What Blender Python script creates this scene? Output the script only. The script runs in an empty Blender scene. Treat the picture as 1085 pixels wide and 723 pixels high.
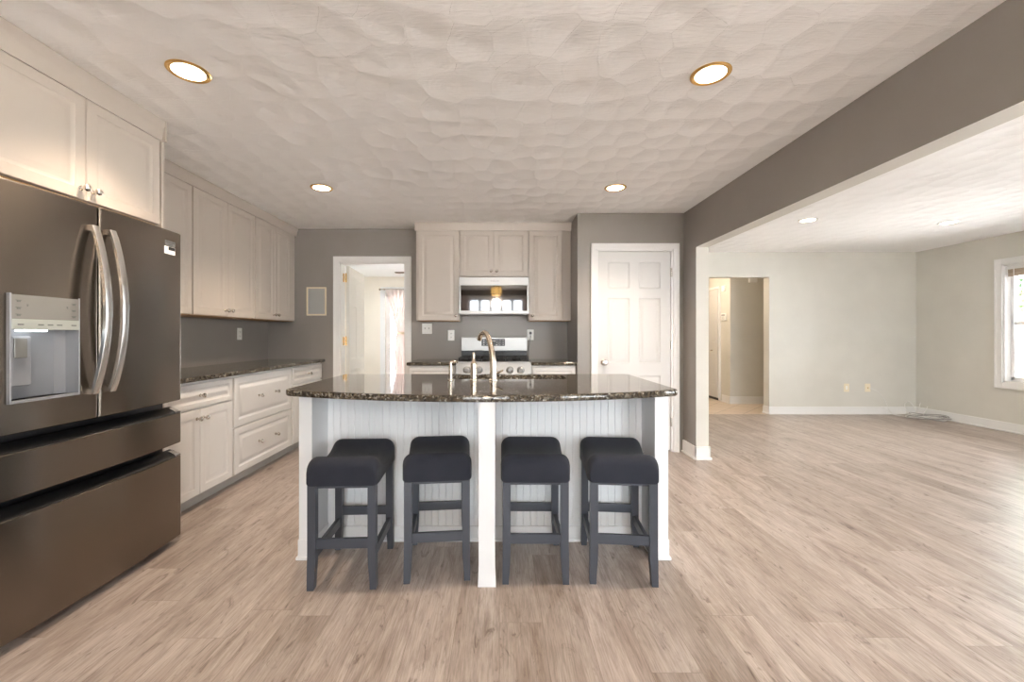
import bpy, bmesh, math, random
from mathutils import Vector, Matrix

# ------------------------------------------------------------------ camera, world, exposure
random.seed(7)
SC = bpy.context.scene
COL = SC.collection
R = math.radians
H = 2.42                      # ceiling height
cam_d = bpy.data.cameras.new('camera')
cam = bpy.data.objects.new('camera', cam_d)
COL.objects.link(cam)
cam.location = (0, 0, 1.185)
cam.rotation_euler = (R(90), 0, 0)
cam_d.sensor_width = 36.0
cam_d.lens = 445.0 / 1085.0 * 36.0
cam_d.shift_x = 13.5 / 1085.0
cam_d.shift_y = -6.5 / 1085.0
cam_d.clip_start = 0.02
SC.camera = cam
SC.view_settings.view_transform = 'Standard'
SC.view_settings.look = 'None'
SC.view_settings.gamma = 1.0
SC.view_settings.use_curve_mapping = False
SC.view_settings.exposure = 0.98
SC.cycles.max_bounces = 12
SC.cycles.diffuse_bounces = 8
SC.cycles.glossy_bounces = 6
SC.cycles.transmission_bounces = 8
SC.cycles.transparent_max_bounces = 16
SC.cycles.sample_clamp_indirect = 8.0
SC.cycles.use_denoising = True

SKY = 9.5
world = bpy.data.worlds.new('overcast_sky')
SC.world = world
world.use_nodes = True
wn = world.node_tree
wn.nodes['Background'].inputs[0].default_value = (0.91, 0.96, 1.0, 1)
wn.nodes['Background'].inputs[1].default_value = SKY
sun_d = bpy.data.lights.new('sun', 'SUN')
sun_d.energy = 290.0
sun_d.color = (0.97, 0.985, 1.0)
sun_d.angle = R(1.0)
sun_o = bpy.data.objects.new('sun', sun_d)
COL.objects.link(sun_o)
sun_o.rotation_euler = (R(27), 0, R(-8))      # high sun behind the camera, floor patches stay near the rear windows
DOWN_W = 42.0                 # power of one recessed lamp
WARM = (1.0, 0.80, 0.60)


def portal(name, loc, rot, sx, sy):
    d = bpy.data.lights.new(name, 'AREA')
    d.shape = 'RECTANGLE'
    d.size, d.size_y = sx, sy
    d.cycles.is_portal = True
    o = bpy.data.objects.new(name, d)
    COL.objects.link(o)
    o.location, o.rotation_euler = loc, rot
    return o


YB = -2.4                     # wall behind the camera
portal('daylight_kitchen_window', (-0.09, YB - 0.16, 1.25), (R(90), 0, 0), 1.62, 2.05)
portal('daylight_added_rear_window', (3.55, YB - 0.16, 1.225), (R(90), 0, 0), 2.4, 2.05)  # guides sky light through the unseen rear window added for daylight
portal('daylight_side_window', (6.4, 4.30, 1.325), (R(90), 0, R(90)), 1.9, 1.6)
portal('daylight_added_side_window', (6.4, 0.4, 1.3), (R(90), 0, R(90)), 2.0, 1.9)  # guides sky light through the unseen side window added for daylight
portal('daylight_sunroom', (-1.5, 8.23, 1.05), (R(-90), 0, 0), 1.5, 2.0)
portal('daylight_sunroom_side', (-3.98, 6.6, 1.35), (R(90), 0, R(-90)), 1.7, 1.6)


# ------------------------------------------------------------------ materials
def new_mat(name, col=(0.8, 0.8, 0.8), rough=0.5, metal=0.0, spec=0.5, **kw):
    m = bpy.data.materials.new(name)
    m.use_nodes = True
    b = m.node_tree.nodes['Principled BSDF']
    b.inputs['Base Color'].default_value = (*col, 1)
    b.inputs['Roughness'].default_value = rough
    b.inputs['Metallic'].default_value = metal
    b.inputs['Specular IOR Level'].default_value = spec
    for k, v in kw.items():
        b.inputs[k].default_value = v
    return m


def nd(m, t, **kw):
    n = m.node_tree.nodes.new(t)
    for k, v in kw.items():
        setattr(n, k, v)
    return n


def lk(m, a, b):
    m.node_tree.links.new(a, b)


def bsdf(m):
    return m.node_tree.nodes['Principled BSDF']


def coords(m, scale=(1, 1, 1), rot=(0, 0, 0)):
    t = nd(m, 'ShaderNodeTexCoord')
    mp = nd(m, 'ShaderNodeMapping')
    mp.inputs['Scale'].default_value = scale
    mp.inputs['Rotation'].default_value = rot
    lk(m, t.outputs['Object'], mp.inputs['Vector'])
    return mp.outputs['Vector']


def ramp(m, fac, stops):
    r = nd(m, 'ShaderNodeValToRGB')
    e = r.color_ramp.elements
    while len(e) < len(stops):
        e.new(0.5)
    for i, (p, c) in enumerate(stops):
        e[i].position = p
        e[i].color = (*c, 1) if len(c) == 3 else c
    lk(m, fac, r.inputs['Fac'])
    return r.outputs['Color']


def noise(m, vec, scale, detail=3, rough=0.5, dist=0.0):
    n = nd(m, 'ShaderNodeTexNoise')
    n.inputs['Scale'].default_value = scale
    n.inputs['Detail'].default_value = detail
    n.inputs['Roughness'].default_value = rough
    n.inputs['Distortion'].default_value = dist
    lk(m, vec, n.inputs['Vector'])
    return n.outputs['Fac']


def bump(m, height, strength=0.2, dist=0.01):
    b = nd(m, 'ShaderNodeBump')
    b.inputs['Strength'].default_value = strength
    b.inputs['Distance'].default_value = dist
    lk(m, height, b.inputs['Height'])
    lk(m, b.outputs['Normal'], bsdf(m).inputs['Normal'])


def mathn(m, op, a, b=None, c=None):
    n = nd(m, 'ShaderNodeMath', operation=op)
    for i, v in enumerate((a, b, c)):
        if v is None:
            continue
        if isinstance(v, (int, float)):
            n.inputs[i].default_value = v
        else:
            lk(m, v, n.inputs[i])
    return n.outputs[0]


def paint(name, col, rough=0.5, var=0.03, sc=3.0, bs=0.05):
    m = new_mat(name, col, rough)
    v = coords(m)
    n = noise(m, v, sc, 4)
    lo = tuple(c * (1 - var) for c in col)
    hi = tuple(min(1, c * (1 + var)) for c in col)
    lk(m, ramp(m, n, [(0.3, lo), (0.7, hi)]), bsdf(m).inputs['Base Color'])
    bump(m, noise(m, v, 260, 2), bs, 0.002)
    return m


M = {}
M['gray_wall'] = paint('gray_wall_paint', (0.245, 0.224, 0.205), 0.32, 0.03, 4, 0.08)
M['gray_wall_daylit'] = paint('gray_wall_paint_daylit', (0.19, 0.192, 0.195), 0.28, 0.05, 7, 0.1)  # bluish copy of the gray wall paint, daylight put into its colour
M['living_wall'] = paint('greige_wall_paint', (0.62, 0.605, 0.555), 0.55)
M['cream_wall'] = paint('cream_wall_paint', (0.80, 0.735, 0.64), 0.6)
M['trim'] = paint('white_trim_paint', (0.77, 0.765, 0.755), 0.32, 0.01)
M['door'] = paint('white_door_paint', (0.64, 0.63, 0.615), 0.38, 0.01)
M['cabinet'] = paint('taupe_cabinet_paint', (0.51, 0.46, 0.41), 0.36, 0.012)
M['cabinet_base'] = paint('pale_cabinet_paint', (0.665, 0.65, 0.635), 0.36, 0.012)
M['island'] = paint('white_island_paint', (0.74, 0.75, 0.765), 0.4, 0.01)
M['toe'] = paint('gray_toe_kick', (0.45, 0.44, 0.42), 0.5)
M['wood_under'] = paint('maple_underside', (0.5, 0.3, 0.14), 0.5, 0.1, 12)
M['nickel'] = new_mat('brushed_nickel', (0.62, 0.58, 0.53), 0.22, 1.0)
M['bronze'] = new_mat('champagne_nickel', (0.60, 0.52, 0.43), 0.24, 1.0)
M['chrome'] = new_mat('chrome', (0.8, 0.8, 0.82), 0.12, 1.0)
M['brass'] = new_mat('polished_brass', (0.80, 0.55, 0.22), 0.2, 1.0)
M['gold_trim'] = new_mat('gold_lamp_trim', (0.72, 0.46, 0.17), 0.28, 1.0)
M['steel'] = new_mat('stainless_steel', (0.34, 0.34, 0.335), 0.36, 1.0)
M['steel_handle'] = new_mat('satin_steel', (0.72, 0.71, 0.70), 0.26, 1.0)
M['black'] = new_mat('black_enamel', (0.012, 0.012, 0.013), 0.3)
M['iron'] = new_mat('cast_iron', (0.012, 0.012, 0.012), 0.55)
M['black_plastic'] = new_mat('black_plastic', (0.018, 0.018, 0.02), 0.35)
M['mirror_glass'] = new_mat('dark_mirror_glass', (0.13, 0.13, 0.135), 0.04, 1.0)
M['disp_gray'] = new_mat('dispenser_gray', (0.27, 0.275, 0.29), 0.32, 0.2)
M['disp_panel'] = new_mat('dispenser_panel', (0.26, 0.255, 0.235), 0.18, 0.2)
M['disp_strip'] = new_mat('dispenser_strip', (0.42, 0.44, 0.40), 0.2, 0.2)
M['mark'] = new_mat('printed_mark', (0.10, 0.10, 0.095), 0.5)
M['white_mark'] = new_mat('white_print', (0.8, 0.8, 0.8), 0.5)
M['plastic'] = new_mat('white_plastic', (0.86, 0.86, 0.84), 0.35)
M['almond'] = new_mat('almond_plastic', (0.80, 0.72, 0.55), 0.4)
M['slot'] = new_mat('socket_slot', (0.12, 0.11, 0.10), 0.6)
M['cable'] = new_mat('white_cable', (0.72, 0.71, 0.68), 0.45)
M['cable_gray'] = new_mat('gray_cable', (0.32, 0.31, 0.30), 0.5)
M['cord'] = new_mat('dark_cord', (0.06, 0.06, 0.06), 0.5)
M['grille'] = new_mat('gray_grille', (0.36, 0.355, 0.345), 0.7)
M['gold_frame'] = new_mat('pale_gold_frame', (0.70, 0.60, 0.42), 0.4)
M['leg_paint'] = paint('slate_leg_paint', (0.050, 0.056, 0.072), 0.38, 0.03)
M['sash'] = new_mat('white_vinyl', (0.82, 0.82, 0.82), 0.3)
M['sash_dark'] = new_mat('taupe_vinyl', (0.42, 0.36, 0.32), 0.4)


def metal_brushed(name, col, rough, vertical=True):
    m = new_mat(name, col, rough, 1.0)
    bsdf(m).inputs['Anisotropic'].default_value = 0.75
    bsdf(m).inputs['Anisotropic Rotation'].default_value = 0.25
    tg = nd(m, 'ShaderNodeTangent', direction_type='RADIAL', axis='Z')
    lk(m, tg.outputs[0], bsdf(m).inputs['Tangent'])
    return m


M['dark_steel'] = metal_brushed('black_stainless', (0.245, 0.212, 0.18), 0.25)

# fabric of the stools: ribbed dark cloth
m = M['fabric'] = new_mat('charcoal_cloth', (0.022, 0.023, 0.030), 0.88, 0, 0.25)
v = coords(m)
w_ = nd(m, 'ShaderNodeTexWave', wave_type='BANDS', bands_direction='X')
w_.inputs['Scale'].default_value = 95
w_.inputs['Distortion'].default_value = 0.4
lk(m, v, w_.inputs['Vector'])
lk(m, ramp(m, mathn(m, 'MULTIPLY_ADD', noise(m, v, 9, 3), 0.5, mathn(m, 'MULTIPLY', w_.outputs['Fac'], 0.5)),
           [(0.2, (0.013, 0.0145, 0.022)), (0.8, (0.028, 0.031, 0.043))]), bsdf(m).inputs['Base Color'])
bump(m, w_.outputs['Fac'], 0.35, 0.002)
bsdf(m).inputs['Sheen Weight'].default_value = 0.08

# granite
m = M['granite'] = new_mat('brown_granite', (0.05, 0.04, 0.03), 0.06, 0, 0.6)
v = coords(m)
vo = nd(m, 'ShaderNodeTexVoronoi', feature='F1')
vo.inputs['Scale'].default_value = 120
vn = nd(m, 'ShaderNodeMixRGB', blend_type='ADD')
vn.inputs['Fac'].default_value = 0.03
lk(m, v, vn.inputs['Color1'])
nz = nd(m, 'ShaderNodeTexNoise')
nz.inputs['Scale'].default_value = 30
lk(m, v, nz.inputs['Vector'])
lk(m, nz.outputs['Color'], vn.inputs['Color2'])
lk(m, vn.outputs['Color'], vo.inputs['Vector'])
sep = nd(m, 'ShaderNodeSeparateColor')
lk(m, vo.outputs['Color'], sep.inputs['Color'])
fleck = ramp(m, sep.outputs[0], [(0.0, (0.016, 0.014, 0.011)), (0.30, (0.034, 0.027, 0.019)), (0.55, (0.080, 0.062, 0.040)),
                                 (0.80, (0.135, 0.112, 0.080)), (0.93, (0.19, 0.18, 0.155)), (1.0, (0.40, 0.39, 0.36))])
mx = nd(m, 'ShaderNodeMixRGB', blend_type='MIX')
lk(m, ramp(m, noise(m, v, 38, 4), [(0.46, (0, 0, 0)), (0.68, (0.85, 0.85, 0.85))]), mx.inputs['Fac'])
lk(m, fleck, mx.inputs['Color1'])
mx.inputs['Color2'].default_value = (0.026, 0.022, 0.018, 1)
lk(m, mx.outputs['Color'], bsdf(m).inputs['Base Color'])

# vinyl plank floor
m = M['floor'] = new_mat('oak_vinyl_plank', (0.45, 0.35, 0.28), 0.34, 0, 0.45)
tc = nd(m, 'ShaderNodeTexCoord')
sx = nd(m, 'ShaderNodeSeparateXYZ')
lk(m, tc.outputs['Object'], sx.inputs[0])
cb = nd(m, 'ShaderNodeCombineXYZ')
wn_ = nd(m, 'ShaderNodeTexWhiteNoise', noise_dimensions='1D')
lk(m, mathn(m, 'FLOOR', mathn(m, 'DIVIDE', sx.outputs['X'], 0.178)), wn_.inputs['W'])
lk(m, mathn(m, 'MULTIPLY_ADD', wn_.outputs['Value'], 1.22, sx.outputs['Y']), cb.inputs['X'])
lk(m, sx.outputs['X'], cb.inputs['Y'])
br = nd(m, 'ShaderNodeTexBrick')
br.offset = 0.0
for k, val in (('Scale', 1.0), ('Mortar Size', 0.0011), ('Mortar Smooth', 0.1), ('Brick Width', 1.22), ('Row Height', 0.178), ('Bias', 0.0)):
    br.inputs[k].default_value = val
br.inputs['Color1'].default_value = (0, 0, 0, 1)
br.inputs['Color2'].default_value = (1, 1, 1, 1)
br.inputs['Mortar'].default_value = (0.5, 0.5, 0.5, 1)
lk(m, cb.outputs[0], br.inputs['Vector'])
rnd = nd(m, 'ShaderNodeSeparateColor')
lk(m, br.outputs['Color'], rnd.inputs['Color'])
rv = rnd.outputs[0]


def plank_noise(sxx, syy, off, detail, rough=0.55, dist=0.0):
    c = nd(m, 'ShaderNodeCombineXYZ')
    lk(m, mathn(m, 'MULTIPLY', sx.outputs['X'], sxx), c.inputs['X'])
    lk(m, mathn(m, 'MULTIPLY_ADD', sx.outputs['Y'], syy, mathn(m, 'MULTIPLY', rv, off)), c.inputs['Y'])
    lk(m, mathn(m, 'MULTIPLY', rv, 37.0), c.inputs['Z'])
    return noise(m, c.outputs[0], 1.0, detail, rough, dist)


g1 = plank_noise(9.5, 1.5, 13, 7, 0.66, 0.9)       # broad cathedral bands
g2 = plank_noise(120, 7.5, 7, 5, 0.65, 0.6)          # fine grain
g3 = plank_noise(16, 4.6, 29, 5, 0.62, 2.2)         # knots and mineral streaks
base = ramp(m, g1, [(0.28, (0.225, 0.176, 0.148)), (0.43, (0.345, 0.287, 0.250)), (0.54, (0.415, 0.356, 0.320)), (0.72, (0.480, 0.424, 0.388))])
g4 = plank_noise(230, 11.0, 5, 3, 0.6, 0.2)        # open pores
g2m = mathn(m, 'MULTIPLY_ADD', g4, 0.45, mathn(m, 'MULTIPLY', g2, 0.55))
mx1 = nd(m, 'ShaderNodeMixRGB', blend_type='MULTIPLY')
mx1.inputs['Fac'].default_value = 1.0
lk(m, base, mx1.inputs['Color1'])
lk(m, ramp(m, g2m, [(0.36, (0.70, 0.685, 0.67)), (0.58, (1.08, 1.08, 1.08))]), mx1.inputs['Color2'])
mx2 = nd(m, 'ShaderNodeMixRGB', blend_type='MULTIPLY')
mx2.inputs['Fac'].default_value = 1.0
lk(m, mx1.outputs[0], mx2.inputs['Color1'])
lk(m, ramp(m, g3, [(0.30, (0.50, 0.46, 0.44)), (0.375, (0.86, 0.85, 0.84)), (0.43, (1, 1, 1))]), mx2.inputs['Color2'])
mx3 = nd(m, 'ShaderNodeMixRGB', blend_type='MULTIPLY')
mx3.inputs['Fac'].default_value = 1.0
lk(m, mx2.outputs[0], mx3.inputs['Color1'])
lk(m, ramp(m, rv, [(0.0, (0.86, 0.84, 0.82)), (0.5, (1.0, 1.0, 1.0)), (1.0, (1.08, 1.08, 1.09))]), mx3.inputs['Color2'])
mx4 = nd(m, 'ShaderNodeMixRGB', blend_type='MIX')
lk(m, mathn(m, 'MULTIPLY', br.outputs['Fac'], 0.55), mx4.inputs['Fac'])
lk(m, mx3.outputs[0], mx4.inputs['Color1'])
mx4.inputs['Color2'].default_value = (0.15, 0.11, 0.085, 1)
lk(m, mx4.outputs[0], bsdf(m).inputs['Base Color'])
bump(m, mathn(m, 'SUBTRACT', mathn(m, 'MULTIPLY', g2, 0.4), br.outputs['Fac']), 0.10, 0.003)

# tile floor in the hall
m = M['tile'] = new_mat('beige_tile', (0.62, 0.5, 0.4), 0.3)
v = coords(m, (1, 1, 1), (0, 0, R(45)))
br = nd(m, 'ShaderNodeTexBrick')
br.offset = 0
for k, val in (('Scale', 1.0), ('Mortar Size', 0.006), ('Brick Width', 0.31), ('Row Height', 0.31)):
    br.inputs[k].default_value = val
br.inputs['Color1'].default_value = (0.66, 0.55, 0.44, 1)
br.inputs['Color2'].default_value = (0.60, 0.49, 0.39, 1)
br.inputs['Mortar'].default_value = (0.36, 0.29, 0.23, 1)
lk(m, v, br.inputs['Vector'])
lk(m, br.outputs['Color'], bsdf(m).inputs['Base Color'])

# swirled stomp-brush ceiling
m = M['ceiling'] = new_mat('textured_ceiling', (0.91, 0.906, 0.903), 0.75, 0, 0.2)
v = coords(m, (5.6, 4.8, 1))
vd = nd(m, 'ShaderNodeMixRGB', blend_type='ADD')
vd.inputs['Fac'].default_value = 0.16
nz = nd(m, 'ShaderNodeTexNoise')
nz.inputs['Scale'].default_value = 1.2
lk(m, v, nz.inputs['Vector'])
lk(m, v, vd.inputs['Color1'])
lk(m, nz.outputs['Color'], vd.inputs['Color2'])
vo = nd(m, 'ShaderNodeTexVoronoi', feature='F1')
vo.inputs['Scale'].default_value = 1.1
vo.inputs['Randomness'].default_value = 0.6
lk(m, vd.outputs[0], vo.inputs['Vector'])
vs = nd(m, 'ShaderNodeTexVoronoi', feature='SMOOTH_F1')
vs.inputs['Scale'].default_value = 1.1
vs.inputs['Randomness'].default_value = 0.6
vs.inputs['Smoothness'].default_value = 0.25
lk(m, vd.outputs[0], vs.inputs['Vector'])
# each fan: a sloped scallop that drops off at one edge, combed by fine arcs
df = nd(m, 'ShaderNodeVectorMath', operation='SUBTRACT')
lk(m, vd.outputs[0], df.inputs[0])
lk(m, vo.outputs['Position'], df.inputs[1])
sp = nd(m, 'ShaderNodeSeparateXYZ')
lk(m, df.outputs[0], sp.inputs[0])
arcs = mathn(m, 'SINE', mathn(m, 'MULTIPLY', vo.outputs['Distance'], 42.0))
strokes = noise(m, coords(m, (9, 60, 1), (0, 0, R(14))), 1.0, 4, 0.6, 1.0)
hgt = mathn(m, 'ADD', mathn(m, 'MULTIPLY', sp.outputs['Y'], 0.20), mathn(m, 'MULTIPLY', vs.outputs['Distance'], 0.75))
hgt = mathn(m, 'ADD', hgt, mathn(m, 'MULTIPLY', arcs, 0.004))
hgt = mathn(m, 'ADD', hgt, mathn(m, 'MULTIPLY', strokes, 0.10))
bump(m, hgt, 1.0, 0.030)

# see-through window glass
m = M['glass'] = bpy.data.materials.new('window_glass')
m.use_nodes = True
nt = m.node_tree
nt.nodes.remove(nt.nodes['Principled BSDF'])
tr = nd(m, 'ShaderNodeBsdfTransparent')
tr.inputs[0].default_value = (0.97, 0.98, 0.98, 1)
gl = nd(m, 'ShaderNodeBsdfGlossy')
gl.inputs['Roughness'].default_value = 0.01
fr = nd(m, 'ShaderNodeFresnel')
ms = nd(m, 'ShaderNodeMixShader')
lk(m, fr.outputs[0], ms.inputs[0])
lk(m, tr.outputs[0], ms.inputs[1])
lk(m, gl.outputs[0], ms.inputs[2])
lk(m, ms.outputs[0], nt.nodes['Material Output'].inputs['Surface'])

# sheer curtain
m = M['sheer'] = bpy.data.materials.new('sheer_curtain')
m.use_nodes = True
nt = m.node_tree
nt.nodes.remove(nt.nodes['Principled BSDF'])
d1 = nd(m, 'ShaderNodeBsdfDiffuse')
d1.inputs[0].default_value = (0.86, 0.78, 0.76, 1)
d2 = nd(m, 'ShaderNodeBsdfTranslucent')
d2.inputs[0].default_value = (0.80, 0.72, 0.70, 1)
ms = nd(m, 'ShaderNodeMixShader')
ms.inputs[0].default_value = 0.3
lk(m, d1.outputs[0], ms.inputs[1])
lk(m, d2.outputs[0], ms.inputs[2])
lk(m, ms.outputs[0], nt.nodes['Material Output'].inputs['Surface'])


def glow(name, col, strength):
    g = new_mat(name, col, 0.4)
    bsdf(g).inputs['Emission Color'].default_value = (*col, 1)
    bsdf(g).inputs['Emission Strength'].default_value = strength
    return g


M['bulb'] = glow('lamp_glow', (1.0, 0.86, 0.62), 9.0)
M['led'] = glow('cool_led', (0.9, 0.96, 1.0), 4.0)
M['amber'] = glow('amber_glass', (1.0, 0.60, 0.18), 2.6)
M['bamboo'] = new_mat('woven_bamboo', (0.42, 0.34, 0.26), 0.8)
v = coords(M['bamboo'], (2, 2, 160))
lk(M['bamboo'], ramp(M['bamboo'], noise(M['bamboo'], v, 1, 3), [(0.35, (0.26, 0.20, 0.15)), (0.65, (0.52, 0.43, 0.34))]), bsdf(M['bamboo']).inputs['Base Color'])
M['leafy'] = paint('tree_leaves', (0.022, 0.055, 0.012), 0.7, 0.5, 4)
M['bark'] = paint('bark', (0.12, 0.08, 0.05), 0.9, 0.3, 6)
M['lawn'] = paint('lawn', (0.14, 0.20, 0.06), 0.9, 0.2, 3)
M['bounce_ground'] = paint('pale_bounce_ground', (0.56, 0.53, 0.51), 0.8, 0.08, 2)  # outdoor ground made pale, added as a bounce for daylight onto ceilings
M['neutral_yard'] = paint('gray_neutral_ground', (0.235, 0.215, 0.205), 0.9, 0.25, 6)  # unseen yard kept neutral so that it bounces no green light indoors
M['door_matte'] = paint('cream_door_paint', (0.66, 0.63, 0.58), 0.85, 0.01)
bsdf(M['door_matte']).inputs['Specular IOR Level'].default_value = 0.15
M['brick'] = paint('red_brick', (0.10, 0.040, 0.032), 0.8, 0.2, 8)
M['siding'] = paint('white_siding', (0.65, 0.64, 0.62), 0.7)
M['roofing'] = paint('roof_shingle', (0.12, 0.11, 0.10), 0.9)
M['deckwood'] = paint('white_deck_paint', (0.70, 0.70, 0.70), 0.6)


# ------------------------------------------------------------------ mesh building
class MB:
    def __init__(self):
        self.bm = bmesh.new()
        self.mi = 0

    def absorb(self, b):
        for f in b.faces:
            f.material_index = self.mi
        me = bpy.data.meshes.new('tmp')
        b.to_mesh(me)
        b.free()
        self.bm.from_mesh(me)
        bpy.data.meshes.remove(me)
        return self

    def box(self, x0, x1, y0, y1, z0, z1, bev=0.0, seg=2):
        b = bmesh.new()
        bmesh.ops.create_cube(b, size=1)
        for v in b.verts:
            v.co = Vector(((x0 + x1) / 2 + v.co.x * (x1 - x0), (y0 + y1) / 2 + v.co.y * (y1 - y0), (z0 + z1) / 2 + v.co.z * (z1 - z0)))
        if bev > 0:
            bmesh.ops.bevel(b, geom=b.edges[:], offset=bev, segments=seg, affect='EDGES', profile=0.5)
        return self.absorb(b)

    def prism(self, pts, z0, z1, bev=0.0, seg=2, axis='Z'):
        """closed outline extruded between z0 and z1 (axis Z: pts are x,y; axis Y: pts are x,z; axis X: pts are y,z)"""
        b = bmesh.new()

        def put(p, t):
            return {'Z': (p[0], p[1], t), 'Y': (p[0], t, p[1]), 'X': (t, p[0], p[1])}[axis]
        lo = [b.verts.new(put(p, z0)) for p in pts]
        hi = [b.verts.new(put(p, z1)) for p in pts]
        n = len(pts)
        b.faces.new(lo[::-1])
        b.faces.new(hi)
        for i in range(n):
            b.faces.new((lo[i], lo[(i + 1) % n], hi[(i + 1) % n], hi[i]))
        bmesh.ops.recalc_face_normals(b, faces=b.faces[:])
        if bev > 0:
            es = [e for e in b.edges if e.calc_face_angle(0) > R(40)]
            bmesh.ops.bevel(b, geom=es, offset=bev, segments=seg, affect='EDGES', profile=0.5)
        return self.absorb(b)

    def loops(self, ls, closed=True, cap0=True, cap1=True):
        """skin consecutive loops of equal length"""
        b = bmesh.new()
        vs = [[b.verts.new(p) for p in l] for l in ls]
        n = len(ls[0])
        for a, c in zip(vs, vs[1:]):
            for i in range(n if closed else n - 1):
                j = (i + 1) % n
                b.faces.new((a[i], a[j], c[j], c[i]))
        if closed and cap0:
            b.faces.new(vs[0][::-1])
        if closed and cap1:
            b.faces.new(vs[-1])
        bmesh.ops.recalc_face_normals(b, faces=b.faces[:])
        return self.absorb(b)

    def lathe(self, prof, n=20, c=(0, 0, 0), axis='Z', sgn=1, caps=True):
        ls = []
        for r, h in prof:
            l = []
            for i in range(n):
                a = 2 * math.pi * i / n
                u, w, t = r * math.cos(a), r * math.sin(a), h * sgn
                p = {'Z': (u, w, t), 'Y': (u, t, w), 'X': (t, u, w)}[axis]
                l.append((p[0] + c[0], p[1] + c[1], p[2] + c[2]))
            ls.append(l)
        return self.loops(ls, True, caps, caps)

    def tube(self, pts, rad, n=10, flat=1.0):
        pts = [Vector(p) for p in pts]
        if not isinstance(rad, (list, tuple)):
            rad = [rad] * len(pts)
        ls = []
        up = Vector((0, 0, 1))
        t0 = (pts[1] - pts[0]).normalized()
        nrm = t0.cross(up)
        if nrm.length < 1e-3:
            nrm = t0.cross(Vector((1, 0, 0)))
        nrm.normalize()
        for i, p in enumerate(pts):
            if i == 0:
                t = pts[1] - pts[0]
            elif i == len(pts) - 1:
                t = pts[-1] - pts[-2]
            else:
                t = pts[i + 1] - pts[i - 1]
            t.normalize()
            nrm = (nrm - t * nrm.dot(t)).normalized()
            bi = t.cross(nrm)
            ls.append([p + nrm * (rad[i] * math.cos(2 * math.pi * k / n)) + bi * (rad[i] * flat * math.sin(2 * math.pi * k / n)) for k in range(n)])
        return self.loops(ls)

    def quad(self, a, b_, c, d):
        b = bmesh.new()
        b.faces.new([b.verts.new(p) for p in (a, b_, c, d)])
        return self.absorb(b)

    def slab(self, x0, x1, z0, z1, y, t, panels, prof, edge=0.003):
        """a door or drawer front facing -Y with raised panels; y = front plane, t = thickness"""
        b = bmesh.new()

        def q(pts):
            b.faces.new([b.verts.new(p) for p in pts])

        def rect(i, yy, X0=x0, X1=x1, Z0=z0, Z1=z1):
            return [(X0 + i, yy, Z0 + i), (X1 - i, yy, Z0 + i), (X1 - i, yy, Z1 - i), (X0 + i, yy, Z1 - i)]

        def band(a, c):
            for i in range(4):
                j = (i + 1) % 4
                q((a[i], a[j], c[j], c[i]))
        band(rect(0, y + t), rect(0, y + edge))
        band(rect(0, y + edge), rect(edge, y))
        q(rect(0, y + t)[::-1])
        xs = sorted({x0 + edge, x1 - edge, *[p[0] for p in panels], *[p[1] for p in panels]})
        zs = sorted({z0 + edge, z1 - edge, *[p[2] for p in panels], *[p[3] for p in panels]})
        for a, c in zip(xs, xs[1:]):
            for d, e in zip(zs, zs[1:]):
                cx, cz = (a + c) / 2, (d + e) / 2
                if any(p[0] < cx < p[1] and p[2] < cz < p[3] for p in panels):
                    continue
                q(((a, y, d), (c, y, d), (c, y, e), (a, y, e)))
        for p in panels:
            rs = [rect(i, y + dy, *p) for i, dy in prof]
            for a, c in zip(rs, rs[1:]):
                band(a, c)
            q(rs[-1])
        bmesh.ops.remove_doubles(b, verts=b.verts[:], dist=1e-5)
        bmesh.ops.recalc_face_normals(b, faces=b.faces[:])
        return self.absorb(b)

    def build(self, name, mats, parent=None, world=False, fm=None, smooth=35, origin=None):
        bm = self.bm
        if fm:
            bm.normal_update()
            for f in bm.faces:
                f.material_index = fm(f)
        for f in bm.faces:
            f.smooth = True
        for e in bm.edges:
            e.smooth = not (len(e.link_faces) != 2 or e.calc_face_angle(0) > R(smooth))
        off = Vector((0, 0, 0))
        if parent is None:
            if origin is not None:
                off = Vector(origin)
            else:
                lo = Vector([min(v.co[i] for v in bm.verts) for i in range(3)])
                hi = Vector([max(v.co[i] for v in bm.verts) for i in range(3)])
                off = Vector(((lo.x + hi.x) / 2, (lo.y + hi.y) / 2, lo.z))
        elif world:
            p = parent
            while p:
                off += p.location
                p = p.parent
        for v in bm.verts:
            v.co -= off
        me = bpy.data.meshes.new(name)
        bm.to_mesh(me)
        bm.free()
        for m_ in (mats if isinstance(mats, (list, tuple)) else [mats]):
            me.materials.append(m_)
        o = bpy.data.objects.new(name, me)
        COL.objects.link(o)
        md = o.modifiers.new('weighted_normals', 'WEIGHTED_NORMAL')
        md.keep_sharp = True
        md.weight = 90
        if parent is not None:
            o.parent = parent
        else:
            o.location = off
        return o


def tag(o, label, cat, group=None):
    o['label'] = label
    o['category'] = cat
    if group:
        o['group'] = group
    return o


def thing(name, label, cat, loc=(0, 0, 0), rz=0.0, group=None):
    o = bpy.data.objects.new(name, None)
    o.empty_display_size = 0.1
    COL.objects.link(o)
    o.location = loc
    o.rotation_euler = (0, 0, rz)
    return tag(o, label, cat, group)


def struct(o, label=None):
    o['kind'] = 'structure'
    if label:
        o['label'] = label
    return o


def sbox(name, mat, x0, x1, y0, y1, z0, z1, bev=0.0, label=None):
    return struct(MB().box(x0, x1, y0, y1, z0, z1, bev).build(name, mat), label)


def clone(root):
    r = root.copy()
    COL.objects.link(r)
    for c in list(root.children):
        k = clone(c)
        k.parent = r
    return r


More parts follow.
